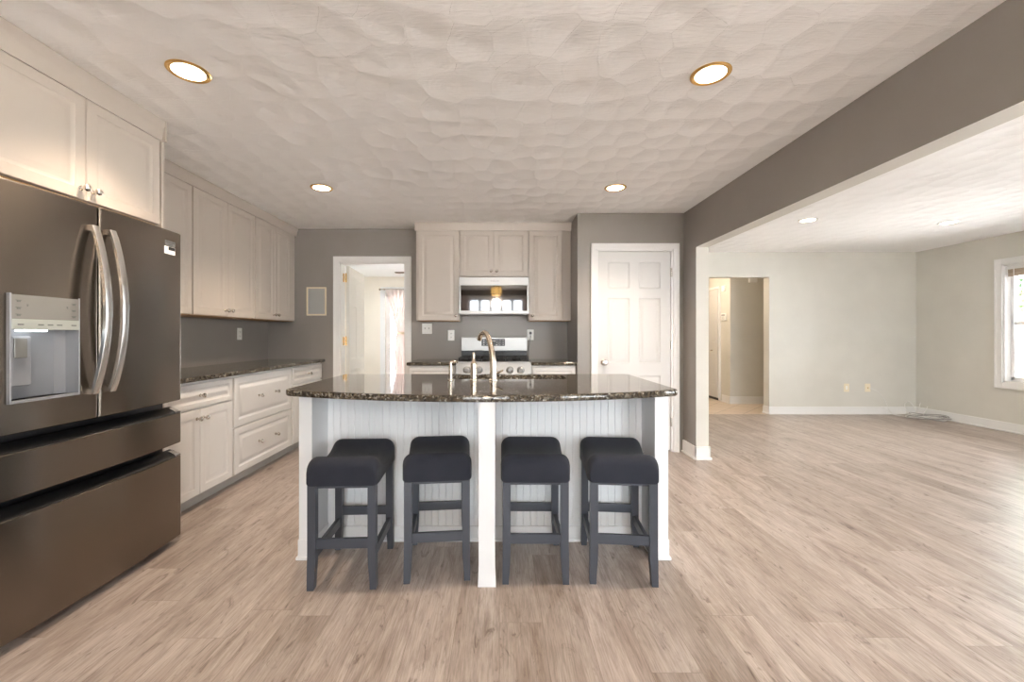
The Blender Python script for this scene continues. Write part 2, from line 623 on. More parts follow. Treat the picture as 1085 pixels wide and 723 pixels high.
def letters(text, size, mat, parent, pts, name='lettering'):
    """raised lettering; pts = (origin, x axis, y axis) in the parent's frame"""
    cu = bpy.data.curves.new('lettering_source', 'FONT')
    cu.body = text
    cu.size = size
    cu.align_x, cu.align_y = 'CENTER', 'CENTER'
    cu.extrude = 0.0004
    tmp = bpy.data.objects.new('lettering_source', cu)
    COL.objects.link(tmp)
    dg = bpy.context.evaluated_depsgraph_get()
    me = bpy.data.meshes.new_from_object(tmp.evaluated_get(dg))
    bpy.data.objects.remove(tmp)
    o_, ax, ay = (Vector(p) for p in pts)
    az = ax.cross(ay)
    mt = Matrix((ax, ay, az)).transposed().to_4x4()
    mt.translation = o_
    me.transform(mt)
    me.materials.clear()
    me.materials.append(mat)
    o = bpy.data.objects.new(name, me)
    COL.objects.link(o)
    o.parent = parent
    return o


# ------------------------------------------------------------------ the room shell
YW = 4.89                      # kitchen back wall
XL = -2.69                     # kitchen left wall
YP, XP = 4.258, 0.794          # pantry front wall and its left side
XS, XS2 = 1.87, 1.99           # stub wall / beam faces
YJ = 3.99                      # stub wall end
YF, YF2 = 6.268, 6.403         # living room far wall
XR = 6.22                      # living room right wall

b = MB()
b.box(XL - 0.12, XR + 0.15, YB - 0.15, YF, -0.08, 0)
struct(b.build('floor', M['floor'], origin=(0, 0, 0)), 'pale oak plank floor')
struct(MB().box(2.3, 5.6, YF, 9.5, -0.08, 0).build('floor_hall', M['tile'], origin=(0, 0, 0)), 'beige tile hall floor')
struct(MB().box(-4.0, XP + 0.1, YW, 8.2, -0.08, -0.001).build('floor_sunroom', M['floor'], origin=(0, 0, 0)))
struct(MB().box(XL - 0.12, XR + 0.15, YB - 0.15, YF, H, H + 0.1).build('ceiling', M['ceiling'], origin=(0, 0, H)), 'white swirl textured ceiling')
struct(MB().box(2.3, 5.6, YF, 9.5, H, H + 0.1).build('ceiling_hall', M['ceiling'], origin=(0, 0, H)))
struct(MB().box(-4.0, XP + 0.1, YW + 0.12, 8.2, 2.30, H + 0.1).build('ceiling_sunroom', M['trim'], origin=(0, 0, 2.3)))

sbox('wall_left', M['gray_wall'], XL - 0.12, XL, YB, YW + 0.12, 0, H)
# back wall with its doorway
DX0, DX1, DZ = -1.86, -1.088, 2.03
b = MB()
b.box(XL, DX0, YW, YW + 0.12, 0, H)
b.box(DX0, DX1, YW, YW + 0.12, DZ, H)
b.box(DX1, XP + 0.1, YW, YW + 0.12, 0, H)
struct(b.build('wall_back', [M['gray_wall'], M['cream_wall']], fm=lambda f: 1 if f.normal.y > 0.5 else 0), 'dark gray back wall with doorway')
b = MB()
PX0, PX1, PZ = 0.985, 1.762, 2.052
b.box(XP, PX0, YP, YP + 0.12, 0, H)
b.box(PX0, PX1, YP, YP + 0.12, PZ, H)
b.box(PX1, XS, YP, YP + 0.12, 0, H)
b.box(XP, XP + 0.1, YP + 0.12, YW, 0, H)
b.box(PX0 - .02, PX1 + .02, YP + 0.3, YP + 0.34, 0, 2.1)
struct(b.build('wall_pantry', M['gray_wall']), 'gray pantry wall around the white door')
b = MB()
b.box(XS, XS2, YJ, YF, 0, H)
struct(b.build('wall_stub', [M['gray_wall'], M['living_wall']], fm=lambda f: 0 if f.normal.x < -0.5 else 1), 'gray wall end beside the pantry door')
b = MB()
b.box(XS, XS2, YB, YJ, 2.02, H)
struct(b.build('ceiling_beam', [M['gray_wall'], M['living_wall']], fm=lambda f: 0 if f.normal.x < -0.5 else 1), 'gray beam between kitchen and living room')
# living room
OX0, OX1, OZ = 2.95, 4.03, 2.05
b = MB()
b.box(XS2, OX0, YF, YF2, 0, H)
b.box(OX0, OX1, YF, YF2, OZ, H)
b.box(OX1, XR + .15, YF, YF2, 0, H)
struct(b.build('wall_far', M['living_wall']), 'pale greige far wall of the living room')
# right wall: the window in view and an unseen one added for daylight
WY0, WY1, WZ0, WZ1 = 3.40, 5.185, 0.60, 2.05
V0, V1, VZ0, VZ1 = -0.55, 1.35, 0.42, 2.15
b = MB()
b.box(XR, XR + .15, WY1, YF, 0, H)
b.box(XR, XR + .15, WY0, WY1, 0, WZ0)
b.box(XR, XR + .15, WY0, WY1, WZ1, H)
b.box(XR, XR + .15, V1, WY0, 0, H)
b.box(XR, XR + .15, V0, V1, 0, VZ0)
b.box(XR, XR + .15, V0, V1, VZ1, H)
b.box(XR, XR + .15, YB, V0, 0, H)
struct(b.build('wall_right', M['living_wall']), 'greige right wall with window')
# wall behind the camera: mirrored window, plus an unseen one added for daylight
K0, K1, KZ0, KZ1 = -0.86, 0.68, 0.28, 2.2
L0, L1, LZ0, LZ1 = 2.4, 4.7, 0.25, 2.2
b = MB()
b.box(XL - .12, K0, YB - .15, YB, 0, H)
b.box(K0, K1, YB - .15, YB, 0, KZ0)
b.box(K0, K1, YB - .15, YB, KZ1, H)
b.box(K1, L0, YB - .15, YB, 0, H)
b.box(L0, L1, YB - .15, YB, 0, LZ0)
b.box(L0, L1, YB - .15, YB, LZ1, H)
b.box(L1, XR + .15, YB - .15, YB, 0, H)
struct(b.build('wall_front', [M['gray_wall'], M['living_wall']], fm=lambda f: 0 if f.calc_center_median().x < 1.8 else 1))
# hall beyond the opening
HX, HY = 3.97, 7.224
b = MB()
b.box(HX, 5.6, HY, 9.5, 0, H)
b.box(5.5, 5.6, YF2, HY, 0, H)
b.box(2.3, 2.4, YF2, 9.5, 0, H)
b.box(2.4, HX, 9.4, 9.5, 0, H)
struct(b.build('wall_hall', M['living_wall']), 'greige hall walls beyond the opening')
# sunroom beyond the doorway
GX0, GX1, GZ1 = -2.18, -0.75, 2.02
b = MB()
b.box(-4.0, GX0, 8.06, 8.2, 0, 2.3)
b.box(GX0, GX1, 8.06, 8.2, GZ1, 2.3)
b.box(GX1, XP + .1, 8.06, 8.2, 0, 2.3)
b.box(-4.0, -3.88, YW + .12, 5.75, 0, 2.3)
b.box(-4.0, -3.88, 7.45, 8.06, 0, 2.3)
b.box(-4.0, -3.88, 5.75, 7.45, 0, 0.55)
b.box(-4.0, -3.88, 5.75, 7.45, 2.1, 2.3)
b.box(XP, XP + .1, YW + .12, 8.06, 0, 2.3)
b.box(-4.0, XL, YW, YW + .12, 0, 2.3)
struct(b.build('wall_sunroom', M['cream_wall']), 'cream walls of the room beyond the doorway')


# ------------------------------------------------------------------ trim
def casing(name, x0, x1, z1, y, w=0.062, t=0.018, z0=0.0, label=None):
    b = MB()
    for q in ((x0 - w, x0), (x1, x1 + w)):
        b.prism([(q[0], z0), (q[1], z0), (q[1], z1 + (w if 0 else 0)), (q[0], z1)], y - t, y, 0.004, 2, 'Y')
    b.box(x0 - w, x1 + w, y - t, y, z1, z1 + w, 0.004)
    ww = w * 0.35
    b.box(x0 - w, x0 - w + ww, y - t - .006, y - t + .002, z0, z1 + w, 0.002)
    b.box(x1 + w - ww, x1 + w, y - t - .006, y - t + .002, z0, z1 + w, 0.002)
    b.box(x0 - w, x1 + w, y - t - .006, y - t + .002, z1 + w - ww, z1 + w, 0.002)
    # jamb lining
    b.box(x0 - .001, x0 + .018, y - 0.004, y + .124, z0, z1, 0.002)
    b.box(x1 - .018, x1 + .001, y - 0.004, y + .124, z0, z1, 0.002)
    b.box(x0, x1, y - 0.004, y + .124, z1 - .018, z1 + .001, 0.002)
    return struct(b.build(name, M['trim']), label)


door_casing = casing('trim_1', DX0, DX1, DZ, YW, 0.066, label='white casing around the doorway')
casing('trim_2', PX0, PX1, PZ, YP, 0.058, label='white casing around the pantry door')


def baseboard(name, pts, h=0.125, t=0.014, label=None):
    """pts: runs ((x0,y0),(x1,y1),(nx,ny)) along a wall; n points into the room"""
    b = MB()
    for (ax, ay), (cx, cy), (nx, ny) in pts:
        for tt, hh, bv in ((t, h, 0.004), (t + 0.014, 0.02, 0.006)):
            xs = sorted((ax, cx, ax + nx * tt, cx + nx * tt))
            ys = sorted((ay, cy, ay + ny * tt, cy + ny * tt))
            b.box(xs[0], xs[-1], ys[0], ys[-1], 0, hh, bv)
    return struct(b.build(name, M['trim']), label)


baseboard('baseboard_stub', [((XS, YJ - .014), (XS, YP), (-1, 0)), ((XS - .014, YJ), (XS2 + .014, YJ), (0, -1)), ((XS2, YJ - .014), (XS2, YF), (1, 0))], label='white baseboard around the wall end')
baseboard('baseboard_far', [((OX1 - .014, YF), (XR, YF), (0, -1)), ((XS2, YF), (OX0, YF), (0, -1)), ((OX1, YF - .014), (OX1, YF2), (-1, 0))], h=0.115, label='white baseboard along the far wall')
baseboard('baseboard_right', [((XR, YB), (XR, YF), (-1, 0))], h=0.115, label='white baseboard along the right wall')
baseboard('baseboard_hall', [((HX - .014, HY), (5.5, HY), (0, -1)), ((HX, HY - .014), (HX, 7.47), (-1, 0)), ((HX, 8.50), (HX, 9.4), (-1, 0))], label='white baseboard in the hall')
baseboard('baseboard_pantry', [((XP, YP), (PX0 - .06, YP), (0, -1))])


# ------------------------------------------------------------------ doors and windows of the shell
CAB = [(0, 0), (.004, .0035), (.010, .0055), (.014, .0075), (.020, .0075), (.042, .0015), (.046, .0005), (.050, .0005)]
SIX = [(0, 0), (.005, .004), (.012, .0065), (.020, .0065), (.040, .002), (.043, .002)]


def six_panels(x0, x1, z0, z1):
    w = x1 - x0
    s, mul = 0.105 * w / 0.76, 0.10 * w / 0.76
    c = (x0 + x1) / 2
    cols = ((x0 + s, c - mul / 2), (c + mul / 2, x1 - s))
    h = z1 - z0
    rows = ((0.115, 0.375), (0.44, 0.765), (0.815, 0.945))
    return [(a, d, z0 + h * r0, z0 + h * r1) for a, d in cols for r0, r1 in rows]


# pantry door, closed
d1 = MB().slab(PX0 + .02, PX1 - .02, 0.012, PZ - .02, YP + .012, 0.035, six_panels(PX0 + .02, PX1 - .02, 0.012, PZ - .02), SIX).build('door_1', M['door'])
struct(d1, 'white six panel pantry door')


def door_knob(parent, c, axis, sgn, mat, world=True):
    k = MB()
    k.lathe([(.031, 0), (.032, .004), (.026, .010), (.012, .014), (.011, .030), (.020, .036), (.0285, .046), (.030, .056), (.025, .066), (.012, .070)], 20, c, axis, sgn)
    return k.build('door_knob', mat, parent, world)


door_knob(d1, (1.063, YP + .012, 0.905), 'Y', -1, M['nickel'])
for z in (0.30, 1.08, 1.82):
    h = MB().lathe([(.0085, -.045), (.0085, .045)], 10, (PX1 - .016, YP + .002, z))
    h.box(PX1 - .022, PX1 - .010, YP - .001, YP + .012, z - .044, z + .044)
    h.build('hinge', M['nickel'], d1, True)

# open door leaf in the back doorway
d2 = bpy.data.objects.new('door_2', None)
COL.objects.link(d2)
d2.location = (DX0 + .055, YW + .115, 0)
d2.rotation_euler = (0, 0, R(95.5))
struct(d2, 'white door standing open beyond the doorway')
MB().slab(0, .80, .012, 2.005, -0.018, .035, six_panels(0, .80, .012, 2.005), SIX).build('leaf', M['door_matte'], d2)
for z in (1.86, 1.11, 0.25):
    hb = MB().lathe([(.009, -.05), (.009, .05)], 10, (DX0 + .040, YW + .098, z))
    hb.lathe([(.004, .05), (.008, .053), (.004, .060)], 8, (DX0 + .040, YW + .098, z))
    hb.box(DX0 + .0185, DX0 + .0225, YW + .058, YW + .102, z - .05, z + .05)
    hb.build('hinge', M['brass'], door_casing, True)

# bifold closet door in the hall, on the wall x = HX
d3 = bpy.data.objects.new('door_3', None)
COL.objects.link(d3)
d3.location = (HX - .02, 7.56, 0)
d3.rotation_euler = (0, 0, R(-90))
struct(d3, 'white panelled folding closet door in the hall')
for i in range(2):
    x1 = -0.455 * i - .002
    x0 = -0.455 * (i + 1) + .002
    P = [(x0 + .085, x1 - .085, .05 + a, .05 + c) for a, c in ((.22, .80), (1.0, 1.55), (1.66, 1.86))]
    lf = MB().slab(x0, x1, .05, 2.01, -.018, .03, P, SIX).build('leaf', M['door'], d3)
    if i == 0:
        MB().lathe([(.014, 0), (.008, .006), (.007, .014), (.015, .022), (.016, .028), (.009, .034)], 14, ((x0 + x1) / 2 + .04, -.018, 0.90), 'Y', -1).build('door_knob', M['nickel'], lf)
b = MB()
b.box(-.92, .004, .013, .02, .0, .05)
b.build('shadow_gap', M['black_plastic'], d3)  # black strip painted in for the shade under the leaves
b = MB()
b.box(-.955, .035, -.012, .02, 2.02, 2.06, .003)
b.box(.008, .035, -.012, .02, 0, 2.02, .003)
b.build('door_frame', M['trim'], d3)


def window(name, axis, pos, a0, a1, z0, z1, inward, units, label=None, muntin=0, cas=0.075, rail=True, lining=True):
    """double-hung window in a wall on x=pos or y=pos; inward = +1/-1 side of the room; glass sits 9 cm out"""
    root = bpy.data.objects.new(name, None)
    COL.objects.link(root)
    c = (a0 + a1) / 2
    root.location = (pos, c, z0) if axis == 'X' else (c, pos, z0)
    struct(root, label)

    def bx(b, u0, u1, d0, d1, zz0, zz1, bev=.003):
        """u along the wall, d = depth into the wall (positive outwards)"""
        p0, p1 = sorted((pos - inward * d0, pos - inward * d1))
        if axis == 'X':
            b.box(p0, p1, u0, u1, zz0, zz1, bev)
        else:
            b.box(u0, u1, p0, p1, zz0, zz1, bev)
    b = MB()
    for u0, u1, q0, q1 in ((a0 - cas, a0, z0 - cas, z1 + cas), (a1, a1 + cas, z0 - cas, z1 + cas), (a0, a1, z1, z1 + cas), (a0, a1, z0 - cas, z0)):
        bx(b, u0, u1, -.02, 0, q0, q1, .004)
    for u0, u1, q0, q1 in ((a0 - cas, a0 - cas + .018, z0 - cas, z1 + cas), (a1 + cas - .018, a1 + cas, z0 - cas, z1 + cas), (a0 - cas, a1 + cas, z1 + cas - .018, z1 + cas), (a0 - cas, a1 + cas, z0 - cas, z0 - cas + .018)):
        bx(b, u0, u1, -.028, -.018, q0, q1, .003)
    b.build('casing', M['trim'], root, True)
    b = MB()
    for u0, u1, q0, q1 in ((a0 - .001, a0 + .02, z0, z1), (a1 - .02, a1 + .001, z0, z1), (a0, a1, z1 - .02, z1 + .001), (a0, a1, z0 - .001, z0 + .02)):
        bx(b, u0, u1, -.001, .14, q0, q1, .002)
    b.build('jamb', M['trim'], root, True)
    n = units
    w = (a1 - a0 - .04) / n
    for i in range(n):
        u0, u1 = a0 + .02 + w * i, a0 + .02 + w * (i + 1)
        b = MB()
        e = .038
        zm = (z0 + z1) / 2
        for p0, p1, q0, q1 in ((u0, u0 + e, z0 + .02, z1 - .02), (u1 - e, u1, z0 + .02, z1 - .02), (u0, u1, z0 + .02, z0 + .07), (u0, u1, z1 - .065, z1 - .02)) + (((u0, u1, zm - .022, zm + .022),) if rail else ()):
            bx(b, p0, p1, .07, .115, q0, q1, .003)
        for k in range(muntin):
            zz = z0 + (zm - z0) * (k + 1) / (muntin + 1)
            bx(b, u0 + e, u1 - e, .088, .098, zz - .007, zz + .007, .001)
            zz = zm + (z1 - zm) * (k + 1) / (muntin + 1)
            bx(b, u0 + e, u1 - e, .088, .098, zz - .007, zz + .007, .001)
        s = b.build('sash', M['sash'], root, True)
        g = MB()
        bx(g, u0 + e - .004, u1 - e + .004, .0915, .0945, z0 + .06, z1 - .055, 0)
        g.build('pane', M['glass'], s, True)
    return root


w1 = window('window_1', 'X', XR, WY0, WY1, WZ0, WZ1, -1, 2, 'white framed window on the right wall', muntin=1)
window('added_window_2', 'X', XR, V0, V1, VZ0, VZ1, -1, 2)  # unseen, added to let more daylight into the living room
window('window_3', 'Y', YB, K0, K1, KZ0, KZ1, 1, 5, rail=False)
window('added_window_4', 'Y', YB, L0, L1, LZ0, LZ1, 1, 3)  # unseen, added and sized for the daylight it lets in
window('window_5', 'X', -3.88, 5.75, 7.45, 0.55, 2.1, 1, 2)

# glazed door in the sunroom
gd = bpy.data.objects.new('door_4', None)
COL.objects.link(gd)
gd.location = ((GX0 + GX1) / 2, 8.06, 0)
struct(gd, 'white glazed door in the room beyond the doorway')
b = MB()
b.box(GX0 - .10, GX0, 8.035, 8.06, 0, GZ1 + .08, .004)
b.box(GX1, GX1 + .08, 8.035, 8.06, 0, GZ1 + .08, .004)
b.box(GX0, GX1, 8.035, 8.06, GZ1, GZ1 + .08, .004)
b.build('casing', M['trim'], gd, True)
for i in range(2):
    a = GX0 + (GX1 - GX0) / 2 * i
    c = GX0 + (GX1 - GX0) / 2 * (i + 1)
    b = MB()
    for q in ((a, a + .09, 0.01, GZ1), (c - .09, c, 0.01, GZ1), (a, c, 0.01, .22), (a, c, GZ1 - .10, GZ1)):
        b.box(q[0], q[1], 8.09, 8.13, q[2], q[3], .003)
    for z in (0.72, 1.16, 1.58):
        b.box(a + .09, c - .09, 8.105, 8.115, z - .008, z + .008)
    b.box((a + c) / 2 - .008, (a + c) / 2 + .008, 8.105, 8.115, .22, GZ1 - .1)
    lf = b.build('leaf', M['sash'], gd, True)
    MB().box(a + .085, c - .085, 8.1085, 8.1115, .215, GZ1 - .095).build('pane', M['glass'], lf, True)


# ------------------------------------------------------------------ cabinets
def knob(parent, x, z, y=-.02):
    b = MB()
    b.lathe([(.0105, 0), (.0115, .003), (.008, .006), (.0055, .010), (.0055, .016), (.010, .020), (.0155, .026), (.0165, .032), (.0145, .038), (.008, .042), (.002, .043)], 16, (x, y, z), 'Y', -1)
    return b.build('knob', M['nickel'], parent)


def front(kind, parent, x0, x1, z0, z1, mat, knobs=(), rail=.055):
    P = [(x0 + rail, x1 - rail, z0 + rail, z1 - rail)]
    d = MB().slab(x0, x1, z0, z1, -.02, .0195, P, CAB).build(kind, mat, parent)
    for kx, kz in knobs:
        knob(d, kx, kz)
    return d


def base_cabinet(label, loc, rz, w, d, mat, layout, group, toe=.085, end=None):
    t = thing('base_cabinet', label, 'cabinet', loc, rz, group)
    b = MB()
    b.box(0, w, .0, d, toe, .868, .001)
    b.build('carcass', mat, t)
    MB().box(.0, w, .06, d, 0, toe).build('toe_kick', M['toe'], t)
    for kind, x0, x1, z0, z1, kn in layout:
        r = .032 if z1 - z0 < .2 else .05
        front(kind, t, x0, x1, z0, z1, mat, kn, r)
    return t


def drawer_over_doors(w, one=False, side=1):
    g = .003
    lay = [('drawer', .012, w - .012, .690, .852, [(w / 2, .771)])]
    if one:
        kx = .04 if side < 0 else w - .04
        lay.append(('door', .012, w - .012, .095, .677, [(kx, .62)]))
    else:
        lay.append(('door', .012, w / 2 - g / 2, .095, .677, [(w / 2 - .032, .615)]))
        lay.append(('door', w / 2 + g / 2, w - .012, .095, .677, [(w / 2 + .032, .615)]))
    return lay


GB = 'base cabinets along the left wall'
XF = -2.07                     # left base face frame plane
a0, a1, a2, a3 = 2.513, 3.243, 4.16, 4.863
base_cabinet('white base cabinet beside refrigerator with one drawer over two doors', (XF, a0, 0), R(90), a1 - a0, .615, M['cabinet_base'], drawer_over_doors(a1 - a0), GB)
w = a2 - a1
base_cabinet('wide white base cabinet with two deep drawers of two knobs each', (XF, a1, 0), R(90), w, .615, M['cabinet_base'],
             [('drawer', .012, w - .012, .468, .852, [(w * .37, .67), (w * .66, .67)]), ('drawer', .012, w - .012, .095, .455, [(w * .37, .28), (w * .66, .28)])], GB)
w = a3 - a2
base_cabinet('white base cabinet in far left corner with one small drawer', (XF, a2, 0), R(90), w, .615, M['cabinet_base'], drawer_over_doors(w), GB)

GBB = 'base cabinets beside the range'
YC = 4.31
base_cabinet('white base cabinet left of the range', (-.935, YC, 0), 0, .485, .57, M['cabinet_base'], drawer_over_doors(.485, True, 1), GBB)
base_cabinet('white base cabinet between range and pantry wall', (.33, YC, 0), 0, .455, .57, M['cabinet_base'], drawer_over_doors(.455, True, -1), GBB)


def upper_cabinet(label, loc, rz, w, d, z0, z1, doors, group, mat=None, under=True):
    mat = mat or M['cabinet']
    t = thing('wall_cabinet', label, 'cabinet', (loc[0], loc[1], z0), rz, group)
    MB().box(0, w, 0, d, 0.004, z1 - z0, .001).build('carcass', mat, t)
    if under:
        MB().box(.012, w - .012, .012, d - .01, -.001, .004).build('bottom_panel', M['wood_under'], t)
    for x0, x1, kx in doors:
        kn = [(kx, .055)] if kx is not None else []
        front('door', t, x0, x1, .004, z1 - z0 - .003, mat, kn, .05 if x1 - x0 > .3 else .04)
    return t


GU = 'wall cabinets along the left wall'
XU = -2.38
UZ, UT = 1.34, 2.335
c0, c1, c2, c3 = 2.46, 3.234, 4.066, 4.769


def pair(w, off=.03):
    return [(.006, w / 2 - .0015, w / 2 - off), (w / 2 + .0015, w - .006, w / 2 + off)]


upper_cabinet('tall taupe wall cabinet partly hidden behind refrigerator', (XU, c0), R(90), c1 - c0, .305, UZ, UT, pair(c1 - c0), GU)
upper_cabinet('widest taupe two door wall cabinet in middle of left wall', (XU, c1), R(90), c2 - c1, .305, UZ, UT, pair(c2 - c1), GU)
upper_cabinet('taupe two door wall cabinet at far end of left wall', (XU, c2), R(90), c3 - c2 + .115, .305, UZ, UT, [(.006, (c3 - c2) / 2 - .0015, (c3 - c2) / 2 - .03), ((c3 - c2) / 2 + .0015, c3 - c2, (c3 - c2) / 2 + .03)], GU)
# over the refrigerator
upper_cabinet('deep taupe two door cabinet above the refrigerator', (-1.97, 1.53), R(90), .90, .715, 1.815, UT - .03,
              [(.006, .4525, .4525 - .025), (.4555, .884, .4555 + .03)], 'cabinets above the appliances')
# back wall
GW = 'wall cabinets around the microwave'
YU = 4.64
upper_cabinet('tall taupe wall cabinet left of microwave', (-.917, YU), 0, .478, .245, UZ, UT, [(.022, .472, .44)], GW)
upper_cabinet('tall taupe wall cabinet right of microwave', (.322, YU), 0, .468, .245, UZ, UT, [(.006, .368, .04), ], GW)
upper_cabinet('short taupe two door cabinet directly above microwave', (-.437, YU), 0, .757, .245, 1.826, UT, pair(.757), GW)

# crown moulding, one run per wall
P = [(.02, 0), (-.002, 0), (-.004, .012), (-.008, .034), (-.012, .052), (-.020, .062), (-.022, .0855), (.02, .0855)]
b = MB()
b.prism([(YU - .02 + y, UT - .001 + z) for y, z in P] + [], -.93, XP - .002, 0, 2, 'X')
struct(b.build('trim_3', M['cabinet']), 'taupe crown moulding above the back cabinets')
b = MB()
b.prism([(XU + .02 - x, UT - .001 + z) for x, z in P], 2.433, YW - .001, 0, 2, 'Y')
b.prism([(-1.97 + .02 - x, UT - .031 + z * 1.33) for x, z in P], 1.53, 2.425, 0, 2, 'Y')
b.box(-2.62, -1.926, 2.425, 2.437, UT - .034, H - .001, .002)
struct(b.build('trim_4', M['cabinet']), 'taupe crown moulding above the left cabinets')
# panel that closes the refrigerator bay on its far side
t = MB().box(-2.688, -1.955, 2.432, 2.452, 0, UT - .032, .001).build('end_panel', M['cabinet'])
tag(t, 'tall narrow taupe side panel on the far side of refrigerator', 'cabinet panel')


# ------------------------------------------------------------------ granite tops
EDGE = [(.012, 0), (.005, -.002), (.001, -.007), (0, -.0175), (.001, -.028), (.005, -.033), (.012, -.035)]


def inset(pts, d):
    n = len(pts)
    out = []
    for i in range(n):
        p0, p1, p2 = Vector(pts[i - 1]), Vector(pts[i]), Vector(pts[(i + 1) % n])
        e1, e2 = (p1 - p0).normalized(), (p2 - p1).normalized()
        n1, n2 = Vector((-e1.y, e1.x)), Vector((-e2.y, e2.x))
        k = n1 + n2
        k = k / max(0.3, k.dot(n1)) if k.length > 1e-6 else n1
        out.append(p1 + k * d)
    return out


def stone(name, pts, ztop, hole=None):
    """counter-clockwise outline; eased edge all round, optional hole"""
    b = bmesh.new()
    rings = []
    for ins, dz in EDGE:
        rings.append([b.verts.new((p[0], p[1], ztop + dz)) for p in inset(pts, ins)])
    n = len(pts)
    for r0, r1 in zip(rings, rings[1:]):
        for i in range(n):
            j = (i + 1) % n
            b.faces.new((r0[i], r1[i], r1[j], r0[j]))
    hv = []
    if hole:
        for z in (ztop, ztop - .035):
            hv.append([b.verts.new((p[0], p[1], z)) for p in hole])
        for i in range(len(hole)):
            j = (i + 1) % len(hole)
            b.faces.new((hv[0][i], hv[0][j], hv[1][j], hv[1][i]))
    for k, ring in ((0, rings[0]), (1, rings[-1])):
        es = [b.edges.get((ring[i], ring[(i + 1) % n])) for i in range(n)]
        if hole:
            es += [b.edges.get((hv[k][i], hv[k][(i + 1) % len(hole)])) for i in range(len(hole))]
        bmesh.ops.triangle_fill(b, edges=es, use_beauty=True)
    bmesh.ops.recalc_face_normals(b, faces=b.faces[:])
    mbx = MB()
    mbx.absorb(b)
    return mbx.build(name, M['granite'])


ZC = .905
t = stone('countertop', [(XL + .002, 2.455), (-2.025, 2.455), (-2.025, YW - .002), (XL + .002, YW - .002)], ZC)
tag(t, 'long dark granite countertop along the left wall', 'countertop', 'granite countertops')
t = stone('countertop', [(-.945, 4.275), (-.447, 4.275), (-.447, YW - .002), (-.945, YW - .002)], ZC)
tag(t, 'short dark granite countertop left of the range', 'countertop', 'granite countertops')
t = stone('countertop', [(.327, 4.275), (XP - .002, 4.275), (XP - .002, YW - .002), (.327, YW - .002)], ZC)
tag(t, 'short dark granite countertop between range and pantry wall', 'countertop', 'granite countertops')


# ------------------------------------------------------------------ island
IX0, IX1 = -1.107, .925
ISY0, ISY1 = 2.40, 2.965
isl = thing('kitchen_island', 'white beadboard kitchen island with square center leg', 'kitchen island', (-.09, 2.6, 0))
b = MB()
pts = []
x = -.99
bw = .0405
while x < .82 - bw:
    pts += [(x, 2.421), (x + bw - .009, 2.421), (x + bw - .0055, 2.4255), (x + bw - .002, 2.421)]
    x += bw
pts += [(.82, 2.421), (.82, 2.46), (-.99, 2.46)]
b.prism(pts, 0.02, .868, 0, 2, 'Z')
b.build('beadboard_panel', M['island'], isl, True, smooth=20)
b = MB()
b.box(-.985, .815, 2.46, ISY1 - .03, .09, .868)
b.box(-.985, .815, 2.46, ISY1 - .09, 0, .09)
b.build('carcass', M['island'], isl, True)
b = MB()
b.box(-.987, .82, 2.410, 2.422, 0, .085, .003)
b.box(-.987, .82, 2.400, 2.411, 0, .018, .004)
b.build('baseboard', M['island'], isl, True)
for x0, x1, nm in ((-1.057, -.987, 'l'), (.82, .892, 'r')):
    b = MB()
    b.box(x0, x1, 2.214, ISY1 - .03, 0, .868, .003)
    b.box(x0 - .004, x1 + .004, 2.210, ISY1 - .03, 0, .105, .003)
    b.box(x0 - .012, x1 + .012, 2.200, ISY1 - .03, 0, .018, .005)
    b.build('end_panel', M['island'], isl, True)
b = MB()
sec = lambda h, z: [(-.0585 - h, 1.975 + .0385 - h, z), (-.0585 + h, 1.975 + .0385 - h, z), (-.0585 + h, 1.975 + .0385 + h, z), (-.0585 - h, 1.975 + .0385 + h, z)]
b.loops([sec(.042, 0), sec(.042, .004), sec(.0385, .10), sec(.0385, .869)])
b.build('leg', M['island'], isl, True)
# doors on the working side
for i in range(4):
    x0 = -.97 + i * .445
    d = MB().slab(-(x0 + .44), -x0, .1, .86, -(ISY1 - .03) - .02, .019, [(-(x0 + .44) + .05, -x0 - .05, .15, .81)], CAB)
    bmesh.ops.rotate(d.bm, verts=d.bm.verts[:], cent=(0, 0, 0), matrix=Matrix.Rotation(math.pi, 3, 'Z'))
    d.build('door', M['island'], isl, True)

# island top: straight sides and back, bowed seating edge, sink cut-out
pts = [(IX1 - .03, 3.017), (IX0 + .03, 3.017), (IX0, 2.99)]
pts += [(IX0 - .002, 2.20), (IX0 + .003, 2.170), (IX0 + .018, 2.150)]
xa, xb, yt, bow = IX0 + .04, IX1 - .04, 2.140, .193
for i in range(0, 29):
    s = i / 28
    pts.append((xa + (xb - xa) * s, yt - bow * (1 - (2 * s - 1) ** 2) ** 0.97))
pts += [(IX1 - .018, 2.150), (IX1 - .003, 2.170), (IX1 + .002, 2.20), (IX1, 2.99)]
hx0, hx1, hy0, hy1, hr = -.305, .435, 2.655, 2.935, .05
hole = []
for cx, cy, a in ((hx1 - hr, hy1 - hr, 0), (hx0 + hr, hy1 - hr, 90), (hx0 + hr, hy0 + hr, 180), (hx1 - hr, hy0 + hr, 270)):
    for k in range(7):
        hole.append((cx + hr * math.cos(R(a + 15 * k)), cy + hr * math.sin(R(a + 15 * k))))
t = stone('countertop', pts, ZC, hole)
tag(t, 'curved dark granite island countertop with sink cut-out', 'countertop', 'granite countertops')
ITOP = ZC

